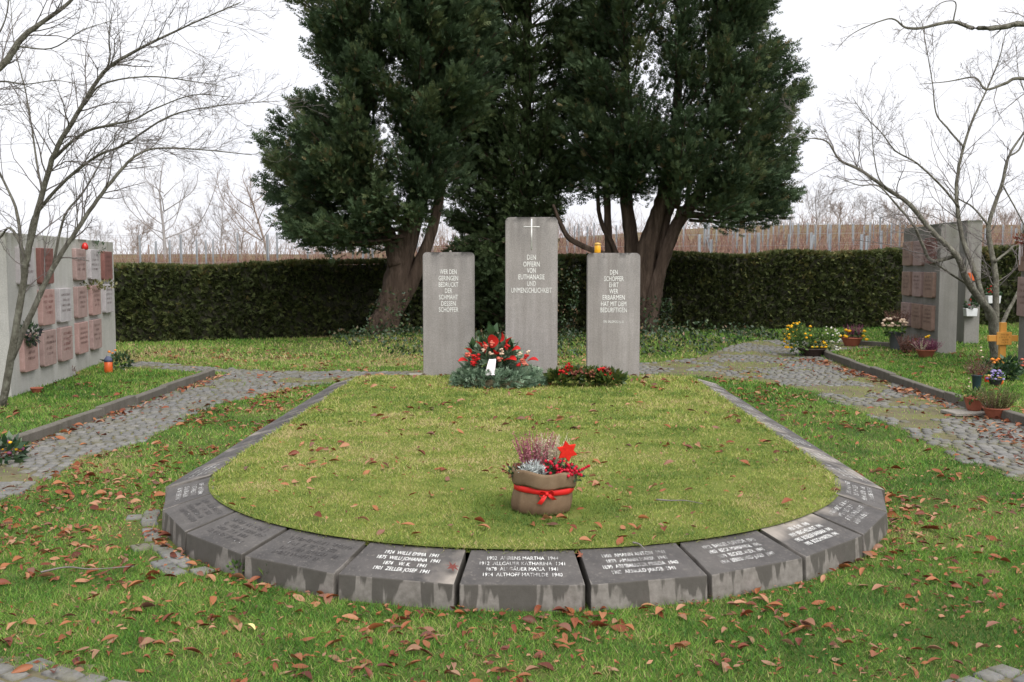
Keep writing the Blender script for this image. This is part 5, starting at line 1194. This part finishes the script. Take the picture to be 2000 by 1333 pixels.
def bowl(parent, mat, prof, name='bowl', soil_z=None, soil_r=None, n=22):
    g = Geo(); g.add(*lathe(prof, n)); o = g.build(name, MAT[mat], parent, True)
    if soil_r: g = Geo(); g.add(*lathe([(soil_r, soil_z - .01), (soil_r * .6, soil_z + .004), (.002, soil_z + .008)], 16, cap=False)); g.build('soil', MAT['soil'], parent)
    return o
rs = np.random.default_rng(71)

# burlap planter with heather, star and ribbon, standing on the raised lawn
PX, PY = .105, 5.67; PZ = float(bed_z(PX, PY)) + .0
t = thing('burlap_planter', 'burlap-wrapped planter with red ribbon, heather and berries on the raised lawn', 'planter', (PX, PY, PZ))
ns = 72; prof = [(.156, 0.0), (.168, .012), (.172, .05), (.170, .09), (.165, .118), (.160, .135), (.160, .155), (.166, .166)]
V, F = lathe(prof, ns, .018, 5); aa_ = np.arctan2(V[:, 1], V[:, 0]); fz = np.clip(1 - V[:, 2] / .17, 0, 1); V[:, :2] *= (1 + (.012 * np.sin(13 * aa_ + 1) + .012 * np.sin(23 * aa_)) * (.4 + fz))[:, None]; V[:, 0] -= .016 * fz; g = Geo(); g.add(V, F); g.build('burlap_sack', MAT['burlap'], t, True)
prof = [(.168, .158), (.186, .152), (.193, .166), (.192, .20), (.194, .225), (.190, .238), (.181, .240), (.174, .230), (.172, .2)]
V, F = lathe(prof, ns, .014, 9, cap=False); V[:, :2] *= .95; V[:, 2] -= .05 * V[:, 0]; V[:, 2] += .006 * np.sin(5 * np.arctan2(V[:, 1], V[:, 0])); g = Geo(); g.add(V, F); g.build('rolled_cuff', MAT['burlap'], t, True)
g = Geo(); V, F = lathe([(.165, .118), (.171, .120), (.172, .150), (.166, .153)], ns, .012, 5, cap=False); V[:, 2] += .006 * np.sin(np.arctan2(V[:, 1], V[:, 0]) * 2); g.add(V, F)
rb = g.build('ribbon', MAT['ribbon_red'], t, True)
def loop(geo, c, w, h, ang):
    n = 14; V = []; F = []
    for k in range(n + 1):
        a = 2 * math.pi * k / n; r_ = math.sin(a / 2); x_ = w * r_ * math.cos((a - math.pi) * .32); z_ = h * math.sin(a) * .6
        for s_ in (-1, 1): V.append((x_ * math.cos(ang) - z_ * math.sin(ang), s_ * .011 * (.5 + .5 * r_) - .006 * r_, x_ * math.sin(ang) + z_ * math.cos(ang)))
    for k in range(n): F.append((2 * k, 2 * k + 1, 2 * k + 3, 2 * k + 2))
    geo.add(np.array(V) + np.array(c), F)
g = Geo(); ang = -.5 * math.pi; bx = .012; by = -.178
loop(g, (bx, by, .128), .042, .028, .15); loop(g, (bx, by, .128), .045, .028, math.pi - .05)
for sx, ln_ in ((-1, .05), (1, .03)):
    V = []; 
    for k in range(6): tq = k / 5; w_ = .010 * (1 + .3 * tq); V += [(bx + sx * (.008 + .035 * tq) - w_, by - .012 * math.sin(tq * 3), .125 - ln_ * tq), (bx + sx * (.008 + .035 * tq) + w_, by - .012 * math.sin(tq * 3) - .004, .125 - ln_ * tq + .005 * sx)]
    g.add(V, [(2 * k, 2 * k + 1, 2 * k + 3, 2 * k + 2) for k in range(5)])
g.add(ICO1[0] * np.array([.014, .012, .013]) + np.array([bx, by, .128]), ICO1[1]); g.build('bow', MAT['ribbon_red'], t, True)
g = Geo(); g.add(*lathe([(.172, .205), (.1, .216), (.002, .22)], 20, cap=False)); g.build('soil', MAT['soil'], t)
g = Geo(); spikes(g, (-.055, .035, .215), (.062, .05), 75, .24, .016, rs, .38); stuff(g.build('purple_heather', MAT['b_heath'], t))
g = Geo(); spikes(g, (.04, .06, .215), (.06, .05), 75, .21, .015, rs, .35); stuff(g.build('white_heather', MAT['b_heathwhite'], t))
g = Geo()
for c_ in ((-.075, -.09, .225), (-.04, -.1, .235), (-.10, -.07, .235), (-.06, -.06, .25)): clump(g, c_, (.042, .04, .035), 170, (.018, .036), rs, NARROW_V, .2)
stuff(g.build('silver_cushion_plant', MAT['b_silver'], t))
g = Geo()
for c_ in ((.06, -.08, .23), (.10, -.05, .235), (.14, -.04, .225), (.05, -.03, .245), (.17, -.06, .215)): clump(g, c_, (.05, .05, .035), 45, (.018, .032), rs, LEAF_V, .3)
clump(g, (-.15, -.03, .225), (.05, .05, .025), 40, (.02, .035), rs); clump(g, (.02, 0, .225), (.13, .10, .02), 90, (.018, .035), rs)
stuff(g.build('berry_leaves', MAT['l_dark'], t))
g = Geo(); P = np.concatenate([in_ball(16, c_, (.045, .045, .04), rs, -.2) for c_ in ((.05, -.09, .24), (.095, -.06, .25), (.14, -.06, .235), (.04, -.04, .262), (.165, -.075, .222), (.11, -.1, .228))]); P = np.concatenate([P, [(.2 + .012 * k, -.05, .235 + .006 * k) for k in range(5)]]); puffs(g, P, (.0075, .0115), rs, 1.0); stuff(g.build('red_berries', MAT['b_berry'], t, True))
g = Geo(); clump(g, (-.19, -.03, .235), (.055, .03, .03), 26, (.022, .036), rs); stuff(g.build('bronze_leaves', MAT['l_autumn'], t))
# six-pointed star on a stick
sv = []; 
for k in range(12):
    a = math.pi / 2 + 2 * math.pi * k / 12 + .16; r_ = .062 if k % 2 == 0 else .036; sv.append((r_ * math.cos(a), r_ * math.sin(a)))
V = [(p_[0], -.011, p_[1]) for p_ in sv] + [(p_[0], .011, p_[1]) for p_ in sv]; F = [tuple(range(12)), tuple(range(23, 11, -1))] + [(k, 12 + k, 12 + (k + 1) % 12, (k + 1) % 12) for k in range(12)]
so = obj('star', bevel_mesh('star', V, F, MAT['star_red'], .003, 2), t); so.location = (.128, -.02, .338); so.rotation_euler = (.06, 0, .18)
g = Geo(); g.add(*prisms(np.array([[.128, -.015, .2]]), np.array([[.128, -.018, .3]]), .003, .003, 6)); g.build('stick', MAT['twig'], t)

# large funeral wreath in front of the tall slab
WX, WY = float((G(893, 757, .2)[0] + G(1055, 760, .2)[0]) / 2), 11.66; WZ = .2
t = thing('funeral_wreath', 'large fir wreath with red anthuriums and white ribbon before the tall slab', 'wreath', (WX, WY, WZ))
n = 2600; a = rs.uniform(0, 6.28, n); b_ = rs.uniform(-.5, math.pi + .5, n); rr_ = .36 + .12 * np.cos(b_); P = np.stack([rr_ * np.cos(a) * 1.0, rr_ * np.sin(a) * .72, .045 + .10 * np.sin(b_)], 1)
D = np.stack([np.cos(a) * np.cos(b_) - .5 * np.sin(a), np.sin(a) * np.cos(b_) + .5 * np.cos(a), np.sin(b_) * .6], 1) + rs.normal(size=(n, 3)) * .3; g = Geo(); FS = spray_shape(4, 1.0, .5, .3, 88, .16)
scatter(FS[0], FS[1], P, frames(D, rs.uniform(0, 6.28, n)), rs.uniform(.07, .13, n), g, rs.random(n), FS[2]); stuff(g.build('fir_ring', MAT['l_fir'], t))
g = Geo(); aa = np.linspace(0, 2 * math.pi, 25); g.add(*tube(np.stack([.36 * np.cos(aa), .27 * np.sin(aa), .05 + 0 * aa], 1), np.full(25, .055), 8)); g.build('straw_ring', MAT['straw'], t)
g = Geo()
for k in range(900):
    pass
C0 = np.array([-.06, .05, .30])
clump(g, C0, (.30, .17, .22), 620, (.06, .13), rs, LEAF_V * np.array([.8, 1, 1]), .35, -.3, .35); clump(g, C0 + (0, 0, -.1), (.36, .2, .14), 420, (.07, .15), rs, NARROW_V, .1, -.5, .4)
stuff(g.build('greenery', MAT['l_fir'], t))
g = Geo(); 
for (x_, z_, s_) in ((-.08, .60, .15), (-.02, .53, .12), (-.3, .44, .13), (.12, .42, .13), (-.02, .22, .11), (.06, .24, .1), (-.16, .5, .12)):
    k_ = 5; scatter(LEAF_V * np.array([1.1, 1, 1]), LEAF_F, np.array([[x_, -.06, z_]]) + rs.normal(0, .012, (k_, 3)), frames(np.array([[x_ * .8, -.25, .9]]) + rs.normal(0, .25, (k_, 3)), rs.uniform(0, 6.28, k_)), np.full(k_, s_), g)
stuff(g.build('broad_leaves', MAT['l_dark'], t))
def bract(x_, y_, z_, s_, dirv, seed):
    """a glossy red spathe: broad heart-shaped cupped leaf"""
    q = np.random.default_rng(seed); V = []; F = []; m_ = 6
    for k in range(m_ + 1):
        tq = k / m_; w = .42 * math.sin(math.pi * min(.98, tq * .93 + .05)) ** .7
        for sgn in (-1, -.5, 0, .5, 1): V.append((sgn * w, tq, .18 * (abs(sgn) ** 1.6) * w * 2 + .12 * math.sin(tq * 3)))
    for k in range(m_):
        for j in range(4): F.append((k * 5 + j, k * 5 + j + 1, k * 5 + j + 6, k * 5 + j + 5))
    M = frames(np.array([dirv], float), np.array([q.uniform(-.5, .5)]))[0]; g = Geo(); g.add(np.array(V) @ M.T * s_ + np.array([x_, y_, z_]), F, q.random()); return g
for k, (u_, v_, s_, dv) in enumerate([(946, 690, .17, (-.12, -.3, 1)), (960, 680, .20, (.05, -.35, 1)), (976, 668, .14, (.2, -.2, 1)), (920, 690, .13, (-.7, -.5, .5)), (1000, 686, .14, (.8, -.4, .2)), (914, 706, .14, (-1, -.3, .0)), (1030, 706, .16, (1, -.3, .05)), (985, 705, .20, (.8, -.5, .05)), (930, 712, .12, (-.3, -.8, .1)), (990, 672, .13, (.5, -.3, .6)), (940, 678, .12, (-.5, -.4, .5)), (967, 693, .13, (.2, -.8, .3))]):
    p = PD(u_, v_, WY - .13) - np.array([WX, WY, WZ]); bract(*p, s_ * .82, dv, 500 + k).build('red_spathe', MAT['b_red'], t, True)
for k, (u_, v_) in enumerate([(924, 710), (913, 695), (934, 700), (1020, 704), (1028, 696), (948, 676), (1012, 712), (1024, 710), (990, 676), (962, 672), (926, 698), (975, 700)]):
    p = PD(u_, v_, WY - .16) - np.array([WX, WY, WZ]); g = Geo(); puffs(g, p + rs.normal(0, .014, (9, 3)), (.016, .026), rs); g.build('red_flower', MAT['b_red'] if k % 2 == 0 else MAT['b_coral'], t, True)
for k, (u_, v_) in enumerate([(960, 690), (979, 683), (980, 690), (944, 684), (1016, 690), (1030, 690)]):
    p = PD(u_, v_, WY - .18) - np.array([WX, WY, WZ]); g = Geo(); puffs(g, p + rs.normal(0, .010, (6, 3)), (.014, .02), rs); g.build('white_rose', MAT['b_cream'], t, True)
V = []; 
p0 = PD(962, 702, WY - .20) - np.array([WX, WY, WZ]); p1 = PD(956, 734, WY - .34) - np.array([WX, WY, WZ])
for k in range(9): tq = k / 8; c_ = p0 + (p1 - p0) * tq + np.array([0, -.02 * math.sin(tq * 5), 0]); w = .04 + .018 * tq; V += [tuple(c_ + (-w, .01, 0)), tuple(c_ + (0, -.012 * math.sin(tq * 4), 0)), tuple(c_ + (w, .012, .004))]
g = Geo(); g.add(V, [(3 * k + j, 3 * k + j + 1, 3 * k + j + 4, 3 * k + j + 3) for k in range(8) for j in range(2)]); g.build('ribbon', MAT['ribbon_white'], t, True)
V = []
for k in range(15):
    tq = k / 14; a = math.pi * (1.28 + .58 * tq); V += [(.30 * math.cos(a), .21 * math.sin(a), .10 + .015 * math.sin(tq * 9)), (.37 * math.cos(a) + .02 * math.sin(tq * 14), .27 * math.sin(a), .135 + .012 * math.sin(tq * 11))]
g = Geo(); g.add(V, [(2 * k, 2 * k + 1, 2 * k + 3, 2 * k + 2) for k in range(14)]); g.build('ribbon', MAT['ribbon_white'], t, True)

# low arrangement of holly and red flowers beside it
HX_, HY_ = float((G(1072, 757, .2)[0] + G(1208, 760, .2)[0]) / 2), 11.62
t = thing('grave_spray', 'low spray of green leaves and dark red flowers beside the large wreath', 'grave spray', (HX_, HY_, .2))
g = Geo()
for c_ in ((-.28, 0, .06), (-.12, -.02, .09), (.05, 0, .08), (.2, -.01, .08), (.33, 0, .06)): clump(g, c_, (.13, .15, .10), 190, (.06, .12), rs, LEAF_V, .25, -.2, .3)
g.build('leaves', MAT['l_holly'], t)
for k, c_ in enumerate(((-.24, -.1, .15), (-.10, -.12, .13), (-.16, -.06, .19), (.08, -.12, .13), (.22, -.08, .16), (.27, -.1, .18), (.30, -.06, .13), (-.02, -.1, .16))):
    g = Geo(); puffs(g, np.array(c_) + (0, -.02, .03) + rs.normal(0, .016, (8, 3)), (.014, .024), rs); clump(g, np.array(c_) + (0, -.02, .02), (.04, .04, .03), 16, (.03, .055), rs); g.build('red_flower', MAT['l_autumn'] if k % 2 else MAT['b_red'], t)

def planted(name, label, cat, loc, pot=None, soil=None, parts=(), rz=0, group=None):
    """a pot or vase with what grows in it; parts: (part name, material, function filling a Geo)"""
    t = thing(name, label, cat, loc, rz, group)
    if pot: bowl(t, pot[0], pot[1], pot[2], *(soil or (None, None)))
    for nm, mt, fn in parts: g = Geo(); fn(g); stuff(g.build(nm, MAT[mt], t))
    return t
BOWL = lambda r_, h_: [(r_ * .6, 0), (r_ * .68, h_ * .15), (r_ * .92, h_ * .75), (r_ * 1.0, h_ * .86), (r_ * 1.03, h_ * .88), (r_ * 1.03, h_), (r_ * .95, h_), (r_ * .9, h_ * .85)]
VASE = lambda r_, h_: [(r_ * .72, 0), (r_ * .76, .02), (r_ * .95, h_ * .92), (r_ * 1.08, h_ * .95), (r_ * 1.08, h_), (r_ * .95, h_), (r_ * .9, h_ * .9)]
# yellow and white flowers in a brown bowl at the kerb end
p = G(1588, 699)
def f_yw_leaf(g):
    for c_ in ((-.25, 0, .42), (-.1, 0, .35), (-.35, 0, .3), (-.2, -.05, .2)): clump(g, c_, (.2, .18, .16), 110, (.05, .09), rs)
    for c_ in ((.22, 0, .35), (.3, 0, .26), (.12, 0, .25)): clump(g, c_, (.17, .16, .15), 120, (.04, .07), rs)
def f_y(g): puffs(g, np.concatenate([in_ball(30, (-.24, -.02, .40), (.26, .2, .2), rs), in_ball(14, (-.4, -.04, .22), (.10, .1, .18), rs), in_ball(12, (.08, -.12, .2), (.14, .06, .08), rs)]), (.022, .036), rs)
def f_w(g): puffs(g, np.concatenate([in_ball(34, (.28, -.02, .32), (.2, .18, .2), rs), in_ball(10, (.42, -.06, .16), (.05, .08, .1), rs)]), (.016, .026), rs)
def f_stems(g):
    n = 26; A = np.stack([rs.normal(0, .05, n), rs.normal(0, .05, n), np.full(n, .12)], 1); B = np.stack([rs.uniform(-.42, .42, n), rs.uniform(-.12, .12, n), rs.uniform(.2, .5, n)], 1); g.add(*prisms(A, B, .004, .002, 4))
planted('flower_bowl', 'dark brown bowl of leggy yellow and white chrysanthemums at the kerb end', 'flower bowl', (p[0], p[1] + .1, .01), ('basket_brown', BOWL(.24, .15), 'bowl'), (.125, .22), [('stems', 'l_olive', f_stems), ('leaves', 'l_green', f_yw_leaf), ('yellow_blooms', 'b_yellow', f_y), ('white_blooms', 'b_white', f_w)])
p = G(1663, 677)
planted('flower_bowl', 'terracotta bowl with yellow pansies and purple heather at the side path', 'flower bowl', (p[0], p[1], 0), ('terracotta', BOWL(.20, .18), 'bowl'), (.155, .18), [('leaves', 'l_dark', lambda g: clump(g, (0, 0, .2), (.22, .18, .09), 120, (.04, .08), rs)), ('heather', 'b_purple', lambda g: spikes(g, (.03, .03, .18), (.13, .1), 60, .28, .022, rs, .5)), ('yellow_blooms', 'b_yellow', lambda g: puffs(g, np.array([(-.2, -.1, .26), (-.16, -.12, .2), (-.24, -.08, .2), (-.1, -.12, .3), (-.14, -.1, .34), (.2, -.1, .3), (.24, -.08, .22), (.27, -.06, .16)]) + rs.normal(0, .012, (8, 3)), (.035, .048), rs))])
p = G(1749, 684)
planted('flower_vase', 'tall dark vase of cream and pink chrysanthemums against the brown plaques', 'flower vase', (p[0], p[1], 0), ('plastic_grey', VASE(.13, .34), 'vase'), None, [('leaves', 'l_green', lambda g: clump(g, (-.02, 0, .40), (.2, .16, .12), 130, (.05, .1), rs)), ('cream_blooms', 'b_cream', lambda g: puffs(g, in_ball(42, (-.04, -.02, .50), (.22, .18, .12), rs), (.03, .045), rs)), ('reddish_twigs', 'b_heathdry', lambda g: spikes(g, (.04, .05, .5), (.18, .12), 60, .28, .022, rs, .6))])
p = G(1809, 698)
planted('flower_bowl', 'small orange pot of pale purple heather at the foot of the brown plaques', 'flower bowl', (p[0] - .05, p[1] - .1, 0), ('terracotta', BOWL(.16, .14), 'pot'), (.12, .14), [('heather', 'b_purple', lambda g: spikes(g, (.02, 0, .12), (.16, .12), 90, .24, .024, rs, .8)), ('pale_sprigs', 'b_heathwhite', lambda g: spikes(g, (-.1, -.05, .12), (.04, .04), 20, .26, .022, rs, 1.4)), ('yellow_bloom', 'b_yellow', lambda g: puffs(g, rs.normal(0, .02, (5, 3)) + (.02, -.06, .36), (.02, .03), rs))])
p = G(1780, 690)
planted('dry_plant', 'dark red withered plant between the cream flowers and the purple heather', 'plant', (p[0], p[1], 0), None, None, [('sprigs', 'b_heathdry', lambda g: spikes(g, (0, 0, -.01), (.15, .12), 80, .36, .03, rs, .5)), ('leaves', 'l_autumn', lambda g: clump(g, (0, 0, .12), (.17, .14, .13), 80, (.04, .08), rs))])
# flower boxes on the second wall
def flower_box(label, loc, w, h, red):
    t = thing('flower_box', label, 'flower box', loc); V, F = box(-w / 2, w / 2, -.16, .0, 0, h); V[:4, 0] *= .88; obj('box', bevel_mesh('box', V, F, MAT['white_plastic'], .008, 1), t)
    g = Geo(); clump(g, (0, -.08, h + .08), (w * .5, .1, .13), 120, (.04, .09), rs); g.build('leaves', MAT['l_dark'], t)
    g = Geo(); puffs(g, in_ball(red, (-w * .2, -.1, h + .1), (w * .25, .06, .1), rs), (.018, .028), rs); stuff(g.build('red_blooms', MAT['b_red'], t))
flower_box('white flower box with dark greenery hanging on the narrow urn wall', (9.01, 20.72, .56), .24, .16, 5)
flower_box('small white flower box with pink blooms beyond the narrow urn wall', (9.72, 21.3, .80), .28, .16, 7)
g = Geo(); g.add(*box(-.03, .03, -.11, -.05, -.8, .0)); o = g.build('bracket', MAT['plastic_dark'], [q for q in bpy.data.objects if q.name == 'flower_box.001'][0])
t = thing('wall_lantern', 'small orange lantern on a bracket on the narrow urn wall', 'lantern', (9.0, 20.7, 1.28)); V, F = box(-.07, .07, -.13, .01, 0, .16); obj('case', bevel_mesh('case', V, F, MAT['glass_orange'], .01, 1), t); V, F = box(-.08, .08, -.14, .01, -.025, .0); obj('base', bevel_mesh('base', V, F, MAT['plastic_dark'], .004, 1), t)

# wooden grave cross
p = PD(1956, 716, 15.3); X_, Y_ = p[0], 15.3; z1 = float(PD(1960, 630, Y_)[2]); k_ = Y_ / F_PX
t = thing('grave_cross', 'orange varnished wooden grave cross with a square name board', 'cross', (X_, Y_, 0), .05)
V, F = box(-.046, .046, -.03, .03, -.2, z1); obj('upright', bevel_mesh('upright', V, F, MAT['cross_wood'], .006, 2), t)
zc2 = float(PD(1960, 661, Y_)[2]); wv = 29 * k_
V, F = box(-wv, wv, -.034, .026, zc2 - .046, zc2 + .046); obj('crossbar', bevel_mesh('crossbar', V, F, MAT['cross_wood'], .006, 2), t)
V, F = box(-.112, .112, -.06, -.034, zc2 - .098, zc2 + .098); nb = obj('name_board', bevel_mesh('name_board', V, F, MAT['cross_wood'], .006, 2), t)
g = Geo(); q = np.random.default_rng(4)
for k in range(4): scribble([.12, .16, .11, .09][k], .022, q, g, 0, .045 - k * .038)
l = stuff(g.build('lettering', MAT['cross_text'], nb)); l.location = (0, -.062, zc2); l.rotation_euler = (math.pi / 2, 0, 0)
# flowers at the cross
p = G(1962, 745); gx_, gy_ = p[0], p[1]
rb_ = planted('rose_bouquet', 'leafy bouquet with orange and coral roses at the foot of the wooden cross', 'bouquet', (gx_, gy_ + .1, 0), ('plastic_dark', VASE(.09, .17), 'vase'), None, [('leaves', 'l_dark', lambda g: [clump(g, c_, (.24, .16, .16), 110, (.07, .13), rs) for c_ in ((-.08, 0, .24), (.16, 0, .28), (.05, -.05, .16))]), ('orange_roses', 'b_orange', lambda g: puffs(g, np.array([(-.2, -.1, .42), (-.14, -.1, .40), (-.18, -.12, .36), (-.09, -.06, .42)]), (.035, .045), rs)), ('coral_roses', 'b_coral', lambda g: puffs(g, np.array([(.28, -.1, .42), (.32, -.1, .36), (.3, -.08, .3)]), (.03, .042), rs))])
rb_.scale = (.85, .85, .72)
p = G(1944, 755)
planted('pansy_pot', 'small pot of violet pansies in front of the rose bouquet', 'flower pot', (p[0], p[1], 0), ('plastic_dark', BOWL(.09, .1), 'pot'), (.085, .08), [('leaves', 'l_green', lambda g: clump(g, (0, 0, .12), (.11, .1, .06), 50, (.03, .06), rs)), ('violet_blooms', 'b_violet', lambda g: puffs(g, in_ball(22, (0, -.03, .13), (.12, .09, .09), rs), (.018, .03), rs))])
for (u_, v_, mt, lab) in ((1928, 748, 'glass_red', 'small red glass candle in the grass beside the violet pansies'), (1954, 752, 'glass_orange', 'small orange glass candle between pansies and rose bouquet'), (1914, 742, 'glass_red', 'small red glass candle beside the teal vase')):
    p = G(u_, v_); t = thing('grave_candle', lab, 'candle', (p[0], p[1], 0)); g = Geo(); g.add(*lathe([(.03, 0), (.036, .01), (.036, .08), (.03, .09)], 14)); g.build('glass', MAT[mt], t, True); g = Geo(); g.add(*lathe([(.031, .088), (.037, .09), (.037, .105), (.01, .115)], 14)); g.build('cap', MAT['gold'], t)
p = G(1907, 765)
planted('flower_vase', 'slim dark teal grave vase with withered snapdragons near the kerb', 'flower vase', (p[0], p[1], 0), ('plastic_teal', VASE(.062, .21), 'vase'), None, [('stems', 'b_heathdry', lambda g: spikes(g, (0, 0, .18), (.06, .05), 36, .3, .02, rs, .9)), ('tall_stems', 'b_heathdry', lambda g: spikes(g, (.01, 0, .19), (.02, .02), 8, .42, .016, rs, .4)), ('pale_blooms', 'b_cream', lambda g: puffs(g, np.array([(.03, -.02, .52), (.05, -.03, .44), (-.10, -.04, .12), (-.12, -.04, .17), (.04, 0, .56), (-.1, 0, .3), (.16, -.02, .2), (-.12, -.05, .07)]), (.013, .021), rs))])
p = G(1898, 811); t = None
V, F = box(-.2, .2, -.15, .15, 0, .035); o = tag(obj('paving_slab', bevel_mesh('paving_slab', V, F, MAT['slab'], .006, 1), None, (p[0] - .08, p[1] - .03, .012), .12), 'thin pale paving slab lying on the cobbles under a terracotta bowl', 'paving slab')
planted('plant_bowl', 'terracotta bowl with trailing green leaves standing on a paving slab', 'plant bowl', (p[0] + .03, p[1] + .02, .046), ('terracotta', BOWL(.108, .15), 'bowl'), (.13, .1), [('leaves', 'l_green', lambda g: [clump(g, c_, (.12, .1, .055), 70, (.03, .055), rs) for c_ in ((0, 0, .17), (-.09, -.04, .15), (.07, .02, .18))])])
p = G(1946, 820)
planted('plant_bowl', 'wide terracotta bowl of straggly brown-green heather on the cobbles', 'plant bowl', (p[0], p[1] + .02, .012), ('terracotta', BOWL(.128, .115), 'bowl'), (.1, .12), [('heather', 'l_olive', lambda g: spikes(g, (0, 0, .09), (.11, .1), 150, .27, .016, rs, .75)), ('twigs', 'b_heathdry', lambda g: spikes(g, (-.03, -.03, .09), (.08, .07), 30, .2, .012, rs, .8))])
# ornament hanging on the wall behind the cross
p = PD(1984, 470, 15.95)
t = thing('wall_ornament', 'dried flower ball with hanging pale strings on the wall behind the cross', 'ornament', (7.84, 16.12, p[2]), 0)
g = Geo(); clump(g, (-.06, -.02, .02), (.09, .09, .08), 90, (.03, .06), rs); g.build('flower_ball', MAT['l_autumn'], t)
g = Geo(); g.add(*prisms(np.array([[-.06, -.04, 0], [-.09, -.05, 0], [-.03, -.04, 0]]), np.array([[-.08, -.05, -.38], [-.10, -.06, -.3], [-.05, -.05, -.25]]), .009, .006, 5)); stuff(g.build('strings', MAT['ribbon_white'], t))

# things on and below the wall beside the lichen-grey tree
def on_wall(u_, v_, out=.04, face=1):
    """point on the plaque wall seen at that pixel"""
    d_ = ray(u_, v_); A, B = (WA, WB) if face == 1 else (WB - nrm * .1, WC - nrm * .1); e = B - A; nn = np.array([e[1], -e[0]]); nn /= np.linalg.norm(nn)
    t_ = (A + nn * out) @ nn / (d_[:2] @ nn); return np.array([0, 0, EYE]) + d_ * t_
p = on_wall(166, 484, .05, 2); t = thing('grave_candle', 'bright red candle on top of a pink plaque on the wall near the hedge', 'candle', (p[0], p[1], 1.83)); g = Geo(); g.add(*lathe([(.03, 0), (.045, .01), (.05, .05), (.03, .1), (.004, .11)], 14)); g.build('glass', MAT['glass_red'], t, True); g = Geo(); g.add(*box(-.02, .02, -.02, .05, -.004, .004)); g.build('holder', MAT['plastic_grey'], t)
p = on_wall(190, 484, .06, 2); planted('dried_posy', 'dark dried posy on top of the grey plaque beside the red candle', 'posy', (p[0], p[1], 1.825), None, None, [('sprigs', 'l_dark', lambda g: clump(g, (0, 0, .05), (.12, .1, .09), 90, (.04, .09), rs, NARROW_V))])
p = on_wall(176, 560, .06, 2); planted('plaque_greenery', 'trailing green sprig on top of the middle plaques beside the concrete joint', 'posy', (p[0], p[1], 1.26), None, None, [('leaves', 'l_olive', lambda g: [clump(g, (dx * .2, dx * .9, .02), (.1, .2, .06), 40, (.04, .08), rs) for dx in (-.3, .1, .5)])])
p = on_wall(57, 645, .08, 1); planted('small_wreath', 'small dark blue-green wreath hanging over the lowest pink plaque', 'wreath', (p[0], p[1], .72), None, None, [('sprigs', 'l_dark', lambda g: clump(g, (0, 0, .02), (.10, .16, .12), 260, (.05, .1), rs, NARROW_V)), ('ribbon', 'plastic_dark', lambda g: clump(g, (.04, 0, .02), (.08, .12, .09), 40, (.06, .1), rs))])
for (u_, v_, f_, lab) in ((130, 650, 1, 'small dark withered flower holder under the middle plaque near the joint'), (143, 725, 1, 'withered ivy sprig hanging at the foot of the joint between wall panels')):
    p = on_wall(u_, v_, .03, f_); planted('dried_sprig', lab, 'sprig', tuple(p), None, None, [('sprigs', 'b_heathdry', lambda g: clump(g, (0, 0, -.05), (.03, .08, .1), 60, (.03, .06), rs, NARROW_V))])
p = G(212, 728); t = thing('grave_lantern', 'red plastic grave lantern with blue cap at the wall end by the hedge', 'lantern', (p[0], p[1], 0)); g = Geo(); g.add(*lathe([(.055, 0), (.06, .01), (.06, .15), (.05, .165)], 16)); g.build('glass', MAT['glass_orange'], t, True); g = Geo(); g.add(*lathe([(.05, .16), (.062, .165), (.058, .2), (.03, .24), (.004, .245)], 16)); g.build('cap', MAT['cap_blue'], t)
p = G(232, 722); planted('low_shrub', 'dark low plant with a rusty bloom at the wall end by the red lantern', 'plant', (p[0], p[1], 0), None, None, [('leaves', 'l_dark', lambda g: clump(g, (0, 0, .1), (.2, .16, .12), 130, (.05, .1), rs)), ('yellow_leaves', 'l_olive', lambda g: clump(g, (.12, 0, .2), (.14, .1, .1), 40, (.05, .09), rs)), ('rusty_bloom', 'b_orange', lambda g: puffs(g, np.array([(-.05, -.1, .26), (-.1, -.1, .28), (-.02, -.06, .3)]), (.02, .03), rs))])
p = G(72, 769); planted('clay_pot', 'small empty terracotta pot in the grass below the pink plaques', 'pot', (p[0], p[1], 0), ('terracotta', BOWL(.075, .075), 'pot'), (.05, .06), [('weeds', 'l_green', lambda g: clump(g, (.12, .1, .03), (.14, .1, .06), 40, (.03, .06), rs))])
p = G(8, 905); planted('grave_bouquet', 'bouquet of dark leaves and yellow and wine-red flowers lying on the leaf-strewn kerb', 'bouquet', (p[0], p[1], .02), None, None, [('leaves', 'l_dark', lambda g: clump(g, (0, 0, .06), (.16, .2, .09), 150, (.06, .11), rs)), ('wine_blooms', 'b_purple', lambda g: puffs(g, in_ball(10, (.02, 0, .09), (.12, .15, .06), rs), (.02, .03), rs)), ('yellow_blooms', 'b_yellow', lambda g: puffs(g, in_ball(6, (.04, 0, .1), (.1, .15, .05), rs), (.014, .022), rs))])
# weeds at the foot of the stones
for (u_, v_, lab) in ((530, 1136, 'bright grass tuft growing against the wide dark name stone'), (466, 1128, 'little leafy weed in the joint at the end of the mowing strip')):
    p = G(u_, v_); t = thing('weed_tuft', lab, 'weed', (p[0], p[1], 0)); g = Geo()
    if u_ > 500: clump(g, (0, 0, .0), (.03, .02, .012), 60, (.06, .12), rs, NARROW_V * np.array([.5, 1, 1]), 1.4, 0)
    else: clump(g, (0, 0, .04), (.05, .04, .05), 60, (.02, .035), rs, LEAF_V, .5, -.2, .2)
    g.build('leaves', MAT['l_green'], t)
